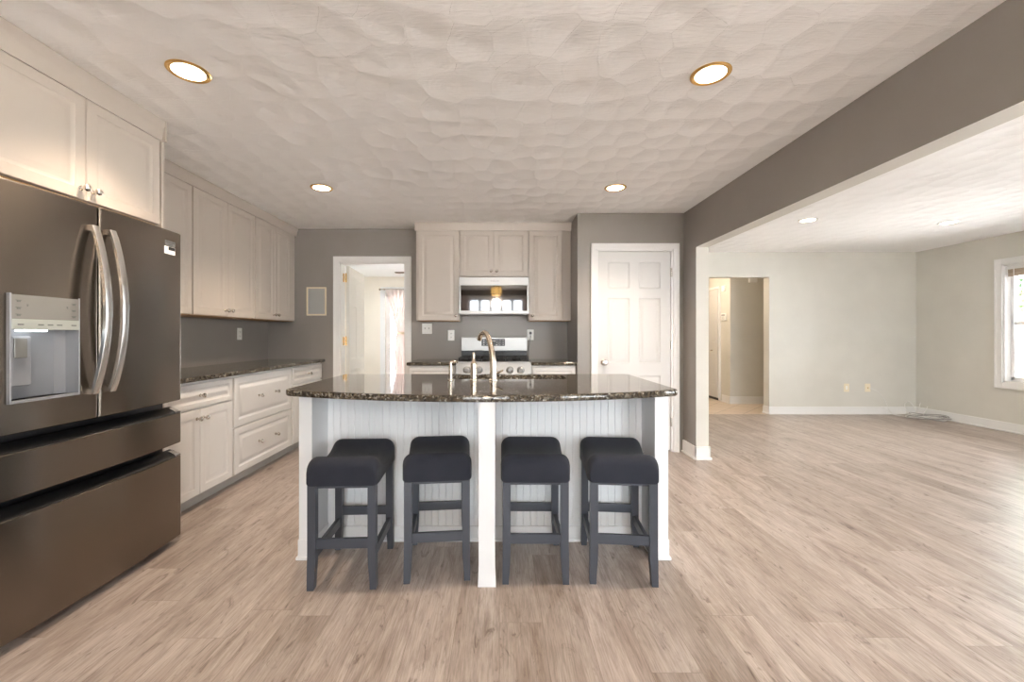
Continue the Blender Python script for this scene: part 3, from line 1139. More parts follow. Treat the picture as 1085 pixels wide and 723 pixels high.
# sink
b = bmesh.new()
lo = ITOP - .036
sh = inset(hole, -.012)
rings = [[(p[0], p[1], lo) for p in inset(hole, -.03)], [(p[0], p[1], lo) for p in sh], [(p[0], p[1], lo - .13) for p in inset(hole, -.004)],
         [(p[0], p[1], lo - .155) for p in inset(hole, .02)], [(p[0], p[1], lo - .160) for p in inset(hole, .04)]]
s = thing('sink', 'stainless steel undermount sink in the island', 'sink', (.065, 2.795, lo - .16))
sk = MB().loops(rings, True, False, True)
sk.build('basin', M['steel'], s, True)
b.free()
b = MB().lathe([(.04, .001), (.043, .004), (.030, .004), (.028, .0015)], 20, (.065, 2.80, lo - .160))
b.build('drain', M['chrome'], s, True)

# faucet set
FY = 2.590
f = thing('faucet', 'tall curved champagne faucet standing behind the sink edge', 'faucet', (-.037, FY, ITOP))
MB().lathe([(.027, 0), (.027, .004), (.0225, .010), (.0215, .078), (.0205, .082)], 24).build('body', M['bronze'], f)
b = MB()
b.tube([(0, 0, .078), (-.002, .003, .12), (-.008, .010, .17), (-.018, .025, .222), (-.030, .045, .262), (-.044, .070, .288), (-.060, .098, .297), (-.076, .126, .288), (-.088, .147, .268), (-.093, .156, .246)],
       [.0208, .0205, .0185, .0165, .0155, .0150, .0150, .0150, .0155, .0160], 18)
b.build('spout', M['bronze'], f)
b = MB()
b.tube([(.018, 0, .045), (.032, .002, .047), (.060, .010, .062)], [.008, .007, .005], 10)
b.build('lever', M['bronze'], f)
f = thing('side_sprayer', 'tapered champagne side sprayer left of the faucet', 'sprayer', (-.158, FY, ITOP))
MB().lathe([(.025, 0), (.025, .004), (.0205, .008), (.0205, .090), (.0185, .093)], 24).build('holder', M['bronze'], f)
MB().lathe([(.0195, .091), (.0200, .100), (.0170, .112), (.0105, .124), (.0080, .140), (.0075, .162), (.0085, .168), (.006, .172)], 20).build('spray_head', M['bronze'], f)
f = thing('soap_dispenser', 'small hooked champagne soap dispenser at left of sink', 'soap dispenser', (-.300, FY, ITOP))
MB().lathe([(.019, 0), (.019, .004), (.012, .008), (.0105, .060), (.0105, .096)], 18).build('body', M['bronze'], f)
MB().tube([(0, 0, .094), (0, .001, .106), (.006, .004, .114), (.018, .010, .117), (.036, .018, .113), (.040, .020, .106)], [.0095, .009, .0085, .0075, .0065, .0055], 12).build('spout', M['bronze'], f)


# ------------------------------------------------------------------ counter stools
def make_stool():
    t = thing('counter_stool', 'x', 'stool')
    # saddle seat: long side runs front to back (local y), low in the middle, rounded ends
    ls = []
    Ls, Ws, z0 = .212, .168, .478
    N = 30
    prof = []
    for i in range(N + 1):
        a = math.pi * i / N
        prof.append(-Ls * math.cos(a) if 0 else -Ls + 2 * Ls * i / N)
    prof = [-Ls, -Ls + .003, -Ls + .009, -Ls + .018, -Ls + .030, -Ls + .045] + [-Ls + .06 + (2 * Ls - .12) * k / 16 for k in range(17)] + [Ls - .045, Ls - .030, Ls - .018, Ls - .009, Ls - .003, Ls]
    for y in prof:
        e = Ls - abs(y)
        r = .062
        k = 1.0 if e >= r else math.sqrt(max(0, 1 - ((r - e) / r) ** 2))
        zc = .572 + .043 * (min(1, abs(y) / (Ls * .80)) ** 2.2)       # crest line
        top = (zc - .045) + .045 * k
        half = Ws - .014 * (1 - k) - .004 * (1 - (abs(y) / Ls) ** 2)
        bot = z0 + .010 * (1 - k)
        rt, rb = .050, .016
        l = []
        for cx, cz, rr, a0 in ((half - rt, top - rt, rt, 0), (-half + rt, top - rt, rt, 90), (-half + rb, bot + rb, rb, 180), (half - rb, bot + rb, rb, 270)):
            for q in range(7):
                a = R(a0 + 15 * q)
                l.append((cx + rr * math.cos(a), y, cz + rr * math.sin(a)))
        ls.append(l)
    MB().loops(ls).build('seat', M['fabric'], t, smooth=60)
    b = MB().box(-.140, .140, -.185, .185, .466, .484, .003)
    b.build('seat_frame', M['leg_paint'], t)
    for sx_ in (-1, 1):
        for sy_ in (-1, 1):
            x0, y0 = sx_ * .138, sy_ * .1855
            q = .0185

            def sc(dx0, dx1, z):
                return [(x0 + dx0, y0 - q, z), (x0 + dx1, y0 - q, z), (x0 + dx1, y0 + q, z), (x0 + dx0, y0 + q, z)]
            inn = .007
            lo_ = (-q, q - inn) if sx_ < 0 else (-q + inn, q)
            out = .002 * sx_
            b = MB()
            b.loops([sc(lo_[0] + out, lo_[1] + out, 0), sc(lo_[0] * 1.0 + (out), lo_[1] + out + (inn * .25 if sx_ < 0 else 0), .03), sc(-q + out * .5, q + out * .5, .12), sc(-q, q, .17), sc(-q, q, .486)])
            b.build('leg', M['leg_paint'], t)
    for sy_ in (-1, 1):
        MB().box(-.121, .121, sy_ * .1855 - .010, sy_ * .1855 + .010, .188, .234, .002).build('stretcher', M['leg_paint'], t)
    for sx_ in (-1, 1):
        MB().box(sx_ * .138 - .010, sx_ * .138 + .010, -.168, .168, .130, .176, .002).build('stretcher', M['leg_paint'], t)
    return t


ST = 'charcoal counter stools along the island'
s0 = make_stool()
spots = [(-.740, 2.150, 2.4, 'charcoal saddle stool at the left end of the island'),
         (-.318, 2.212, 5.8, 'charcoal saddle stool just left of the white center leg'),
         (.175, 2.195, -0.5, 'charcoal saddle stool just right of the white center leg'),
         (.606, 2.185, -4.9, 'charcoal saddle stool at the right end of the island')]
for i, (x, y, a, lab) in enumerate(spots):
    s = s0 if i == 0 else clone(s0)
    s.location = (x, y, 0)
    s.rotation_euler = (0, 0, R(a))
    tag(s, lab, 'stool', ST)


# ------------------------------------------------------------------ refrigerator
FW, FSPLIT = .98, .457
fr_ = thing('refrigerator', 'black stainless french door refrigerator with water dispenser', 'refrigerator', (-1.83, 1.44, 0), R(90))


def bowy(x, amt=.022):
    return -amt * (1 - ((x - FW / 2) / (FW / 2)) ** 2)


def fdoor(x0, x1, z0, z1, depth=.100, hole=None, slant=0.0):
    """bowed appliance front; slant > 0 tips the top edge back as a pull"""
    b = bmesh.new()
    r = .010
    xs = [x0, x0 + .002, x0 + .005, x0 + r]
    inner = [x0 + r + (x1 - x0 - 2 * r) * k / 16 for k in range(1, 16)]
    xs += inner + [x1 - r, x1 - .005, x1 - .002, x1]
    zs = [z0, z0 + .003, z0 + .008]
    zs += [z1 - .008, z1 - .003, z1]
    if hole:
        xs = sorted(set([x for x in xs if not (hole[0] - .012 < x < hole[0] + .012 or hole[1] - .012 < x < hole[1] + .012)] + [hole[0], hole[1]]))
        zs = sorted(set(zs + [hole[2], hole[3]]))

    def yy(x, z):
        e = min(x - x0, x1 - x)
        k = 0 if e >= r else r - math.sqrt(max(0, r * r - (r - e) ** 2))
        ez = min(z - z0, z1 - z)
        rz_ = .008
        kz = 0 if ez >= rz_ else rz_ - math.sqrt(max(0, rz_ * rz_ - (rz_ - ez) ** 2))
        return bowy(x) + k + kz * .8
    V = {}
    for i, x in enumerate(xs):
        for j, z in enumerate(zs):
            V[i, j] = b.verts.new((x, yy(x, z), z))
    for i in range(len(xs) - 1):
        for j in range(len(zs) - 1):
            if hole and hole[0] - 1e-6 <= xs[i] and xs[i + 1] <= hole[1] + 1e-6 and hole[2] - 1e-6 <= zs[j] and zs[j + 1] <= hole[3] + 1e-6:
                continue
            b.faces.new((V[i, j], V[i + 1, j], V[i + 1, j + 1], V[i, j + 1]))
    be = [e for e in b.edges if len(e.link_faces) == 1]
    ret = bmesh.ops.extrude_edge_only(b, edges=be)
    for v in [g for g in ret['geom'] if isinstance(g, bmesh.types.BMVert)]:
        v.co.y = depth
    bmesh.ops.remove_doubles(b, verts=b.verts[:], dist=1e-5)
    bmesh.ops.recalc_face_normals(b, faces=b.faces[:])
    mb = MB()
    mb.absorb(b)
    return mb


b = MB().box(.006, FW - .006, .102, .80, .035, 1.755, .004)
b.box(.02, FW - .02, .11, .78, 0.0, .036)
b.build('body', M['black_plastic'], fr_)
hole = (.115, .368, .935, 1.338)
dl = fdoor(.003, FSPLIT - .003, .812, 1.764, hole=hole).build('door', M['dark_steel'], fr_)
dr = fdoor(FSPLIT + .003, FW - .003, .812, 1.764).build('door', M['dark_steel'], fr_)
for x0, x1, d in ((.003, FSPLIT - .003, dl), (FSPLIT + .003, FW - .003, dr)):
    b = MB()
    if d is dl:
        for q in ((x0 + .002, hole[0] - .004, .814, 1.762), (hole[1] + .004, x1 - .002, .814, 1.762), (hole[0] - .004, hole[1] + .004, .814, hole[2] - .004), (hole[0] - .004, hole[1] + .004, hole[3] + .004, 1.762)):
            b.box(q[0], q[1], .02, .099, q[2], q[3])
    else:
        b.box(x0 + .002, x1 - .002, .02, .099, .814, 1.762)
    b.build('door_liner', M['black_plastic'], d)
z_top = 1.668
for d, x in ((dl, FSPLIT - .040), (dr, FSPLIT + .044)):
    b = MB()
    ls = []
    N = 22
    for k in range(N + 1):
        s = k / N
        z = .925 + (z_top - .925) * s
        off = -.018 - .062 * (math.sin(math.pi * s) ** 0.8) + bowy(x)
        w2 = .0155
        th = .0085
        ls.append([(x - w2, off - th * .6, z), (x - w2 * .7, off - th, z), (x + w2 * .7, off - th, z), (x + w2, off - th * .6, z), (x + w2, off + th, z), (x - w2, off + th, z)])
    b.loops(ls)
    for z in (.935, z_top - .012):
        b.box(x - .013, x + .013, bowy(x) - .024, bowy(x) + .004, z - .012, z + .012, .002)
    b.build('handle', M['steel_handle'], d, smooth=50)
# dispenser in the near door
hx0, hx1, hz0, hz1 = hole
yb = bowy((hx0 + hx1) / 2)
b = MB()
q = [(hx0, yb + .004), (hx0 + .004, yb + .05), (hx0 + .03, yb + .072), ((hx0 + hx1) / 2, yb + .080), (hx1 - .03, yb + .072), (hx1 - .004, yb + .05), (hx1, yb + .004)]
ls = [[(x, y, z) for x, y in q] for z in (hz0, 1.205)]
b.loops(ls, False)
b.loops([[(x, y, hz0) for x, y in q], [(x, yb + .004, hz0) for x, y in q]], False)
b.build('dispenser_niche', M['disp_gray'], dl)
b = MB()
b.box(hx0, hx1, yb - .006, yb + .05, 1.245, hz1, .003)
b.build('dispenser_panel', M['disp_panel'], dl)
b = MB().box(hx0, hx1, yb - .008, yb + .05, 1.205, 1.246, .003)
ds = b.build('dispenser_buttons', M['disp_strip'], dl)
for x in (.145, .215, .250, .285, .343):
    MB().box(x - .010, x + .010, yb - .0088, yb - .0078, 1.222, 1.227).build('button_mark', M['mark'], ds)
for x, z in ((.140, 1.315), (.140, 1.288), (.140, 1.262), (.345, 1.315), (.345, 1.288), (.345, 1.262), (.170, 1.300), (.318, 1.300)):
    w2 = .010 if x in (.140, .345) else .003
    b = MB().box(x - w2, x + w2, yb - .0068, yb - .0058, z, z + .0022)
    b.box(x - w2 * .6, x + w2 * .6, yb - .0068, yb - .0058, z - .006, z + .0005)
    b.build('panel_mark', M['mark'], dl)
b = MB().box(hx0 + .06, hx0 + .15, yb + .02, yb + .05, 1.198, 1.207, .002)
b.build('dispenser_lamp', M['led'], dl)
b = MB().box(hx0 + .035, hx0 + .115, yb + .045, yb + .060, .985, 1.180, .006)
pd = b.build('dispenser_paddle', M['disp_gray'], dl)
MB().box(hx0 + .052, hx0 + .098, yb + .042, yb + .050, 1.095, 1.172, .003).build('paddle_pad', M['disp_panel'], pd)
b = MB()
for x0, x1, z0, z1 in ((hx0 - .004, hx0 + .003, hz0 - .006, hz1 + .004), (hx1 - .003, hx1 + .004, hz0 - .006, hz1 + .004), (hx0 - .004, hx1 + .004, hz0 - .008, hz0 + .003)):
    b.box(x0, x1, yb - .006, yb + .01, z0, z1, .002)
b.build('dispenser_rim', M['disp_gray'], dl)
# badge and energy sticker on the far door
xb_ = FW - .098
b = MB().box(xb_ - .036, xb_ + .036, bowy(xb_) - .0035, bowy(xb_) + .004, 1.676, 1.704, .0015)
bd = b.build('badge', M['steel'], dr)
letters('FRIGIDAIRE', .0125, M['mark'], bd, ((xb_, bowy(xb_) - .0038, 1.694), (1, 0, 0), (0, 0, 1)))
letters('GALLERY', .0085, M['mark'], bd, ((xb_, bowy(xb_) - .0038, 1.683), (1, 0, 0), (0, 0, 1)))
b = MB().box(xb_ - .056, xb_ + .036, bowy(xb_) - .0028, bowy(xb_) + .008, 1.630, 1.672, .0003)
stk = b.build('sticker', M['plastic'], dr)
MB().box(xb_ - .012, xb_ + .034, bowy(xb_) - .0034, bowy(xb_) - .0026, 1.652, 1.670).build('sticker_band', M['black_plastic'], stk)
# drawers with recessed top pulls
for z0, z1, zt in ((.568, .742, .765), (.038, .497, .520)):
    dd = fdoor(.002, FW - .002, z0, z1).build('drawer', M['dark_steel'], fr_)
    b = MB()
    top = []
    ls = []
    for k in range(13):
        x = .002 + (FW - .004) * k / 12
        ls.append([(x, bowy(x) + .004, z1 - .001), (x, bowy(x) + .005, z1 + .004), (x, bowy(x) + .045, z1 + .024), (x, bowy(x) + .070, z1 + .030), (x, bowy(x) + .07, z1 - .01)])
    b.loops(ls)
    b.build('pull_recess', M['black'], dd)
    for x in (.026, FW - .026):
        b = MB()
        y0 = bowy(x)
        b.prism([(y0 + .001, z1 - .001), (y0 + .004, z1 + .006), (y0 + .040, z1 + .026), (y0 + .05, z1 + .026), (y0 + .05, z1 - .001)], x - .018, x + .018, .001, 1, 'X')
        b.build('pull_cap', M['chrome'], dd)
    MB().box(.01, FW - .01, .02, .066, z0 + .004, z1).build('drawer_liner', M['black_plastic'], dd)


# ------------------------------------------------------------------ microwave
mw = thing('microwave', 'stainless over-range microwave with dark mirrored door', 'microwave', (-.0585, 4.564, 1.405))
W2, HM = .382, .412
MB().box(-W2 + .003, W2 - .003, .03, .318, .004, HM, .003).build('body', M['black_plastic'], mw)
b = MB()
b.box(-W2, W2, 0, .034, .318, HM, .006)
tp = b.build('top_panel', M['steel'], mw)
letters('FRIGIDAIRE', .019, M['mark'], tp, ((0.01, -.0006, .364), (1, 0, 0), (0, 0, 1)))
b = MB()
b.box(-W2, -W2 + .022, 0, .034, .03, .316, .004)
b.box(W2 - .022, W2, 0, .034, .03, .316, .004)
b.box(-W2, W2, -.004, .034, .008, .044, .005)
dm = b.build('door', M['steel'], mw)
MB().box(-W2 + .020, W2 - .020, .004, .030, .042, .318, .001).build('door_window', M['mirror_glass'], dm)
MB().box(-W2 + .02, W2 - .02, .03, .30, .0, .006).build('vent_grille', M['grille'], mw)


# ------------------------------------------------------------------ range
rg = thing('gas_range', 'stainless gas range with black grates under the microwave', 'range', (-.0585, 4.29, 0))
W2 = .383
MB().box(-W2, W2, .03, .585, .02, .895, .003).build('body', M['black_plastic'], rg)
b = MB()
b.box(-W2, W2, -.012, .50, .893, .912, .005)
ck = b.build('cooktop', M['steel'], rg)
MB().box(-W2 + .03, W2 - .03, .02, .48, .911, .9135, .001).build('burner_well', M['black'], ck)
b = MB()
b.prism([(-.012, .895), (.03, .895), (.03, .755), (-.030, .755), (-.034, .775)], -W2, W2, .003, 2, 'X')
cp = b.build('control_panel', M['steel'], rg)
for x in (-.270, -.146, 0.0, .166, .276):
    k = MB().lathe([(.034, 0), (.034, .005), (.027, .010), (.024, .026), (.022, .031), (.010, .032)], 24, (x, -.025, .826), 'Y', -1)
    k.build('knob', M['steel'], cp)
    MB().lathe([(.037, -.001), (.0375, .0035), (.035, .0045)], 24, (x, -.025, .826), 'Y', -1).build('knob_ring', M['black_plastic'], cp)
b = MB()
b.box(-W2 + .006, W2 - .006, -.008, .03, .20, .745, .006)
od = b.build('oven_door', M['steel'], rg)
MB().box(-.25, .25, -.010, -.004, .30, .60, .002).build('oven_window', M['black'], od)
b = MB().tube([(-.30, -.055, .70), (.30, -.055, .70)], .011, 12)
b.box(-.29, -.27, -.055, -.005, .692, .708, .002)
b.box(.27, .29, -.055, -.005, .692, .708, .002)
b.build('handle', M['steel_handle'], od)
MB().box(-W2 + .006, W2 - .006, -.004, .03, .05, .19, .005).build('warming_drawer', M['steel'], rg)
# grates
for gx in (-.245, 0, .245):
    b = MB()
    h0, h1 = .9145, .948
    for x in (gx - .112, gx + .112):
        b.box(x - .006, x + .006, .035, .465, h1 - .012, h1, .002)
    for y in (.04, .25, .46):
        b.box(gx - .112, gx + .112, y - .006, y + .006, h1 - .012, h1, .002)
    for y in (.145, .355):
        b.box(gx - .112, gx - .035, y - .005, y + .005, h1 - .012, h1 + .003, .002)
        b.box(gx + .035, gx + .112, y - .005, y + .005, h1 - .012, h1 + .003, .002)
        b.box(gx - .005, gx + .005, y - .095, y - .035, h1 - .012, h1 + .003, .002)
        b.box(gx - .005, gx + .005, y + .035, y + .095, h1 - .012, h1 + .003, .002)
    for x in (gx - .108, gx + .108):
        for y in (.045, .455):
            b.box(x - .008, x + .008, y - .008, y + .008, h0 - .001, h1 - .008, .002)
    b.build('grate', M['iron'], ck)
    for y in (.145, .355):
        MB().lathe([(.045, 0), (.045, .008), (.032, .010), (.032, .018), (.026, .021)], 20, (gx, y, .9135)).build('burner', M['iron'], ck)
# back guard
b = MB()
b.box(-W2 + .004, W2 - .004, .515, .585, 1.000, 1.158, .008)
bg = b.build('back_guard', M['steel'], rg)
b = MB()
b.box(-W2 + .006, W2 - .006, .54, .585, .895, 1.001, .002)
lb = b.build('splash_strip', M['black'], rg)
b = MB()
for z in (.935, .958, .981):
    b.box(-.13, .12, .527, .541, z - .006, z + .006, .002)
b.build('dark_bars', M['iron'], lb)  # three dark horizontal bars across the black strip
MB().box(-.145, .125, .510, .517, 1.058, 1.140, .002).build('display', M['black'], bg)
b = MB()
for i in range(7):
    for j in range(3):
        if 2 < i < 4 or (i, j) in ((3, 0),):
            continue
        x = -.125 + i * .037
        b.box(x, x + .014, .5092, .5104, 1.070 + j * .024, 1.078 + j * .024)
b.box(-.028, .018, .5092, .5104, 1.108, 1.126)
b.build('display_marks', M['grille'], bg)


# ------------------------------------------------------------------ wall plates and small fittings
def plate(name, label, cat, loc, rz, w, h, mat, kind, group=None):
    """wall plate facing local -Y"""
    t = thing(name, label, cat, loc, rz, group)
    MB().box(-w / 2, w / 2, -.006, 0, -h / 2, h / 2, .0025).build('plate', mat, t)
    if kind == 'outlet':
        for z in (-.022, .022):
            o = MB().box(-.017, .017, -.0085, -.004, z - .015, z + .015, .003).build('socket', mat, t)
            b = MB()
            b.box(-.008, -.005, -.0092, -.008, z - .004, z + .007)
            b.box(.005, .008, -.0092, -.008, z - .004, z + .007)
            b.lathe([(.0028, 0), (.0028, .0008)], 8, (0, -.0084, z - .009), 'Y', -1)
            b.build('slots', M['slot'], o)
    elif kind == 'switches':
        for x in (-.023, .023):
            MB().box(x - .016, x + .016, -.0075, -.004, -.033, .033, .001).build('rocker', M['plastic'], t)
            b = MB().box(x - .005, x + .005, -.015, -.004, -.004, .012, .002)
            b.build('toggle', M['grille'], t)
    elif kind == 'jack':
        MB().lathe([(.008, 0), (.008, .005), (.005, .006), (.005, .014)], 12, (0, -.006, 0), 'Y', -1).build('jack', M['brass'], t)
    elif kind == 'blank':
        MB().box(-.012, .012, -.008, -.005, -.028, .028, .002).build('insert', M['plastic'], t)
    return t


plate('light_switch', 'white double light switch plate left of range', 'light switch', (-.84, YW, 1.257), 0, .116, .122, M['plastic'], 'switches')
plate('wall_outlet', 'white wall outlet between switch plate and range', 'outlet', (-.56, YW, 1.180), 0, .076, .122, M['plastic'], 'outlet', 'kitchen wall outlets')
plate('wall_outlet', 'white wall outlet with plugged cord right of range', 'outlet', (.363, YW, 1.185), 0, .076, .122, M['plastic'], 'outlet', 'kitchen wall outlets')
plate('wall_outlet', 'white wall outlet above the long left counter', 'outlet', (XL, 4.345, 1.195), R(90), .076, .122, M['plastic'], 'outlet', 'kitchen wall outlets')
plate('cable_plate', 'almond wall plate with dark slot, left of the two', 'wall plate', (5.18, YF, .396), 0, .078, .122, M['almond'], 'blank', 'living room wall plates')
plate('cable_plate', 'almond wall plate with cable running from its jack', 'wall plate', (5.495, YF, .396), 0, .082, .122, M['almond'], 'jack', 'living room wall plates')
pc = thing('power_cord', 'dark power cord plugged in above the range corner', 'cord', (.358, YW - .03, .95))
MB().box(.343 + .006, .343 + .034, YW - .034, YW - .0095, 1.192, 1.222, .004).build('plug', M['black_plastic'], pc, True)
MB().tube([(.363, YW - .030, 1.195), (.362, YW - .033, 1.16), (.352, YW - .030, 1.10), (.342, YW - .024, 1.03), (.338, YW - .022, .96), (.337, YW - .022, .912)], .0035, 8).build('cable', M['cord'], pc, True)

ic = thing('wall_speaker', 'framed gray speaker panel on gray wall beside doorway', 'wall speaker', (-2.125, YW, 1.41))
b = MB()
for q in ((-.115, -.098, 0, .33), (.098, .115, 0, .33), (-.115, .115, 0, .017), (-.115, .115, .313, .33)):
    b.box(q[0], q[1], -.016, 0, q[2], q[3], .003)
b.build('frame', M['gold_frame'], ic)
MB().box(-.1, .1, -.009, 0, .015, .315, .002).build('grille_panel', M['grille'], ic)

# hall fittings
kp = thing('alarm_keypad', 'white alarm keypad on hall wall beside closet door', 'keypad', (HX, 7.40, 1.50), R(-90))
MB().box(-.075, .075, -.028, 0, -.065, .065, .006).build('housing', M['plastic'], kp)
MB().box(-.055, .055, -.0295, -.027, .015, .048, .001).build('screen', M['grille'], kp)
for i in range(3):
    for j in range(3):
        MB().box(-.045 + i * .034, -.025 + i * .034, -.031, -.027, -.052 + j * .021, -.038 + j * .021, .002).build('button', M['grille'], kp)
b = MB().box(HX - .03, HX, 7.36, 7.46, 1.955, 2.055, .008)
b.lathe([(.03, 0), (.028, .004)], 16, (HX - .03, 7.41, 2.005), 'X', -1)
tag(b.build('alarm_siren', M['plastic']), 'small white siren box high on hall wall above keypad', 'alarm siren')
b = MB().box(4.28, 4.415, HY - .045, HY, 2.085, 2.19, .006)
b.box(4.29, 4.405, HY - .048, HY - .044, 2.10, 2.175, .002)
tag(b.build('door_chime', M['plastic']), 'white door chime box high on the hall end wall', 'door chime')

# loose cable in the living room corner
pts = [(5.495, YF - .018, .394), (5.52, YF - .05, .385), (5.60, YF - .07, .335), (5.68, YF - .07, .24), (5.735, YF - .07, .12), (5.76, YF - .08, .035), (5.80, YF - .11, .012), (5.88, YF - .16, .008)]


def smoothpath(p, n=6):
    p = [Vector(q) for q in p]
    out = []
    for i in range(len(p) - 1):
        p0, p1, p2, p3 = p[max(i - 1, 0)], p[i], p[i + 1], p[min(i + 2, len(p) - 1)]
        for k in range(n):
            t_ = k / n
            out.append(0.5 * ((2 * p1) + (-p0 + p2) * t_ + (2 * p0 - 5 * p1 + 4 * p2 - p3) * t_ ** 2 + (-p0 + 3 * p1 - 3 * p2 + p3) * t_ ** 3))
    out.append(p[-1])
    return out


cc = thing('cable_coil', 'loose coil of white and gray cable in living room corner', 'cable', (5.98, 5.93, 0))
MB().tube(smoothpath(pts), .003, 8).build('wall_lead', M['cable'], cc, True)
rnd_ = random.Random(3)
for k in range(7):
    p = []
    n = 30
    ra, rb_ = .25 + .03 * rnd_.random(), .12 + .03 * rnd_.random()
    ox, oy = rnd_.uniform(-.03, .03), rnd_.uniform(-.03, .03)
    for i in range(n + 1):
        a = 2 * math.pi * (i / n) * 1.02 + .5
        lx, ly = ra * math.cos(a), rb_ * math.sin(a)
        ca, sa = math.cos(R(-38)), math.sin(R(-38))
        p.append((6.0 + ox * .4 + (lx * ca - ly * sa) * .72, 5.88 + oy + lx * sa * .8 + ly * ca, .008 + k * .009 + .008 * math.sin(a * 3 + k)))
    MB().tube(p, .005, 7).build('loop', M['cable'] if k % 3 else M['cable_gray'], cc, True)
for p in ([(5.80, 6.08, .010), (5.73, 6.11, .03), (5.665, 6.14, .085), (5.625, 6.16, .125)],
          [(5.90, 6.02, .01), (5.76, 6.12, .02), (5.72, 6.14, .06), (5.69, 6.15, .10)],
          [(5.95, 6.0, .02), (6.02, 6.04, .07), (6.08, 6.08, .14), (6.12, 6.10, .20)],
          [(6.0, 5.95, .02), (6.07, 6.0, .06), (6.13, 6.03, .11), (6.17, 6.05, .15)],
          [(5.92, 6.08, .02), (5.96, 6.16, .10), (5.99, 6.20, .17), (6.03, 6.17, .20), (6.05, 6.12, .12), (6.03, 6.05, .03)]):
    MB().tube(smoothpath(p), .0046, 7).build('loose_end', M['cable'], cc, True)
MB().box(6.09, 6.15, 5.77, 5.82, .03, .06, .004).build('plug', M['black_plastic'], cc, True)


# ------------------------------------------------------------------ lamps
def downlight(label, x, y, group, mat_trim, warm, power, r=.090):
    t = thing('recessed_light', label, 'ceiling light', (x, y, H), 0, group)
    MB().lathe([(r * .85, -.0015), (r * .88, -.006), (r * .94, -.007), (r, -.003), (r, 0), (r * .85, 0)], 40, caps=False).build('trim_ring', mat_trim, t)
    MB().lathe([(r * .87, -.0032), (r * .80, -.0036), (r * .76, -.0034)], 40, caps=False).build('reflector', mat_trim, t)
    MB().lathe([(r * .84, -.0012), (r * .72, -.0042), (r * .40, -.0050), (.002, -.0052)], 32, caps=False).build('lens', warm, t)
    d = bpy.data.lights.new('recessed_light_lamp', 'SPOT')
    d.energy = power
    d.color = WARM
    d.spot_size = R(118)
    d.spot_blend = 0.7
    d.shadow_soft_size = .06
    o = bpy.data.objects.new('recessed_light_lamp', d)
    COL.objects.link(o)
    o.parent = t
    o.location = (0, 0, -.03)
    return t


GK = 'recessed lights in the kitchen ceiling'
downlight('near recessed light above the refrigerator side, gold rim', -1.456, 1.969, GK, M['gold_trim'], M['bulb'], DOWN_W)
downlight('near recessed light by the gray beam, gold rim', 1.0, 1.987, GK, M['gold_trim'], M['bulb'], DOWN_W)
downlight('far recessed light near the left wall cabinets', -1.49, 3.523, GK, M['gold_trim'], M['bulb'], DOWN_W)
downlight('far recessed light near the pantry door', .974, 3.523, GK, M['gold_trim'], M['bulb'], DOWN_W)
GL = 'recessed lights in the living room ceiling'
downlight('living room recessed light nearer the gray beam', 3.32, 4.518, GL, M['trim'], M['bulb'], DOWN_W * .5)
downlight('living room recessed light nearer the window', 4.94, 4.616, GL, M['trim'], M['bulb'], DOWN_W * .5)
hl = thing('ceiling_light', 'round frosted ceiling light in the tiled hall', 'ceiling light', (3.1, 7.3, H))
MB().lathe([(.15, 0), (.15, -.02), (.14, -.025)], 28).build('base', M['brass'], hl)
MB().lathe([(.14, -.024), (.13, -.06), (.09, -.085), (.01, -.095)], 28).build('lamp_shade', M['bulb'], hl)
d = bpy.data.lights.new('hall_lamp', 'POINT')
d.energy, d.color, d.shadow_soft_size = 15, WARM, .1
o = bpy.data.objects.new('hall_lamp', d)
COL.objects.link(o)
o.parent = hl
o.location = (0, 0, -.2)

# lantern over the dining end, seen mirrored in the microwave door
ln = thing('pendant_lantern', 'glowing amber glass lantern mirrored in the microwave door', 'pendant lamp', (-.07, -.98, 2.03))
MB().lathe([(.055, .388), (.055, .375), (.012, .368), (.012, .34), (.10, .33), (.135, .30), (.13, .295)], 20).build('canopy', M['iron'], ln)
MB().lathe([(.118, .296), (.125, .20), (.118, .13), (.10, .10)], 20).build('lamp_shade', M['amber'], ln)
b = MB()
for k in range(6):
    a = 2 * math.pi * k / 6
    ca, sa = math.cos(a), math.sin(a)
    b.tube([(ca * r_, sa * r_, z_) for r_, z_ in ((.128, .298), (.134, .20), (.126, .12), (.085, .05), (.02, .02))], .006, 8)
b.lathe([(.130, .135), (.136, .128), (.130, .121), (.126, .128)], 24)
b.lathe([(.002, -.005), (.016, .0), (.022, .012), (.018, .026), (.004, .03)], 14)
b.build('cage', M['iron'], ln)
d = bpy.data.lights.new('lantern_lamp', 'POINT')
d.energy, d.color, d.shadow_soft_size = 30, WARM, .1
o = bpy.data.objects.new('lantern_lamp', d)
COL.objects.link(o)
o.parent = ln
o.location = (0, 0, -.08)


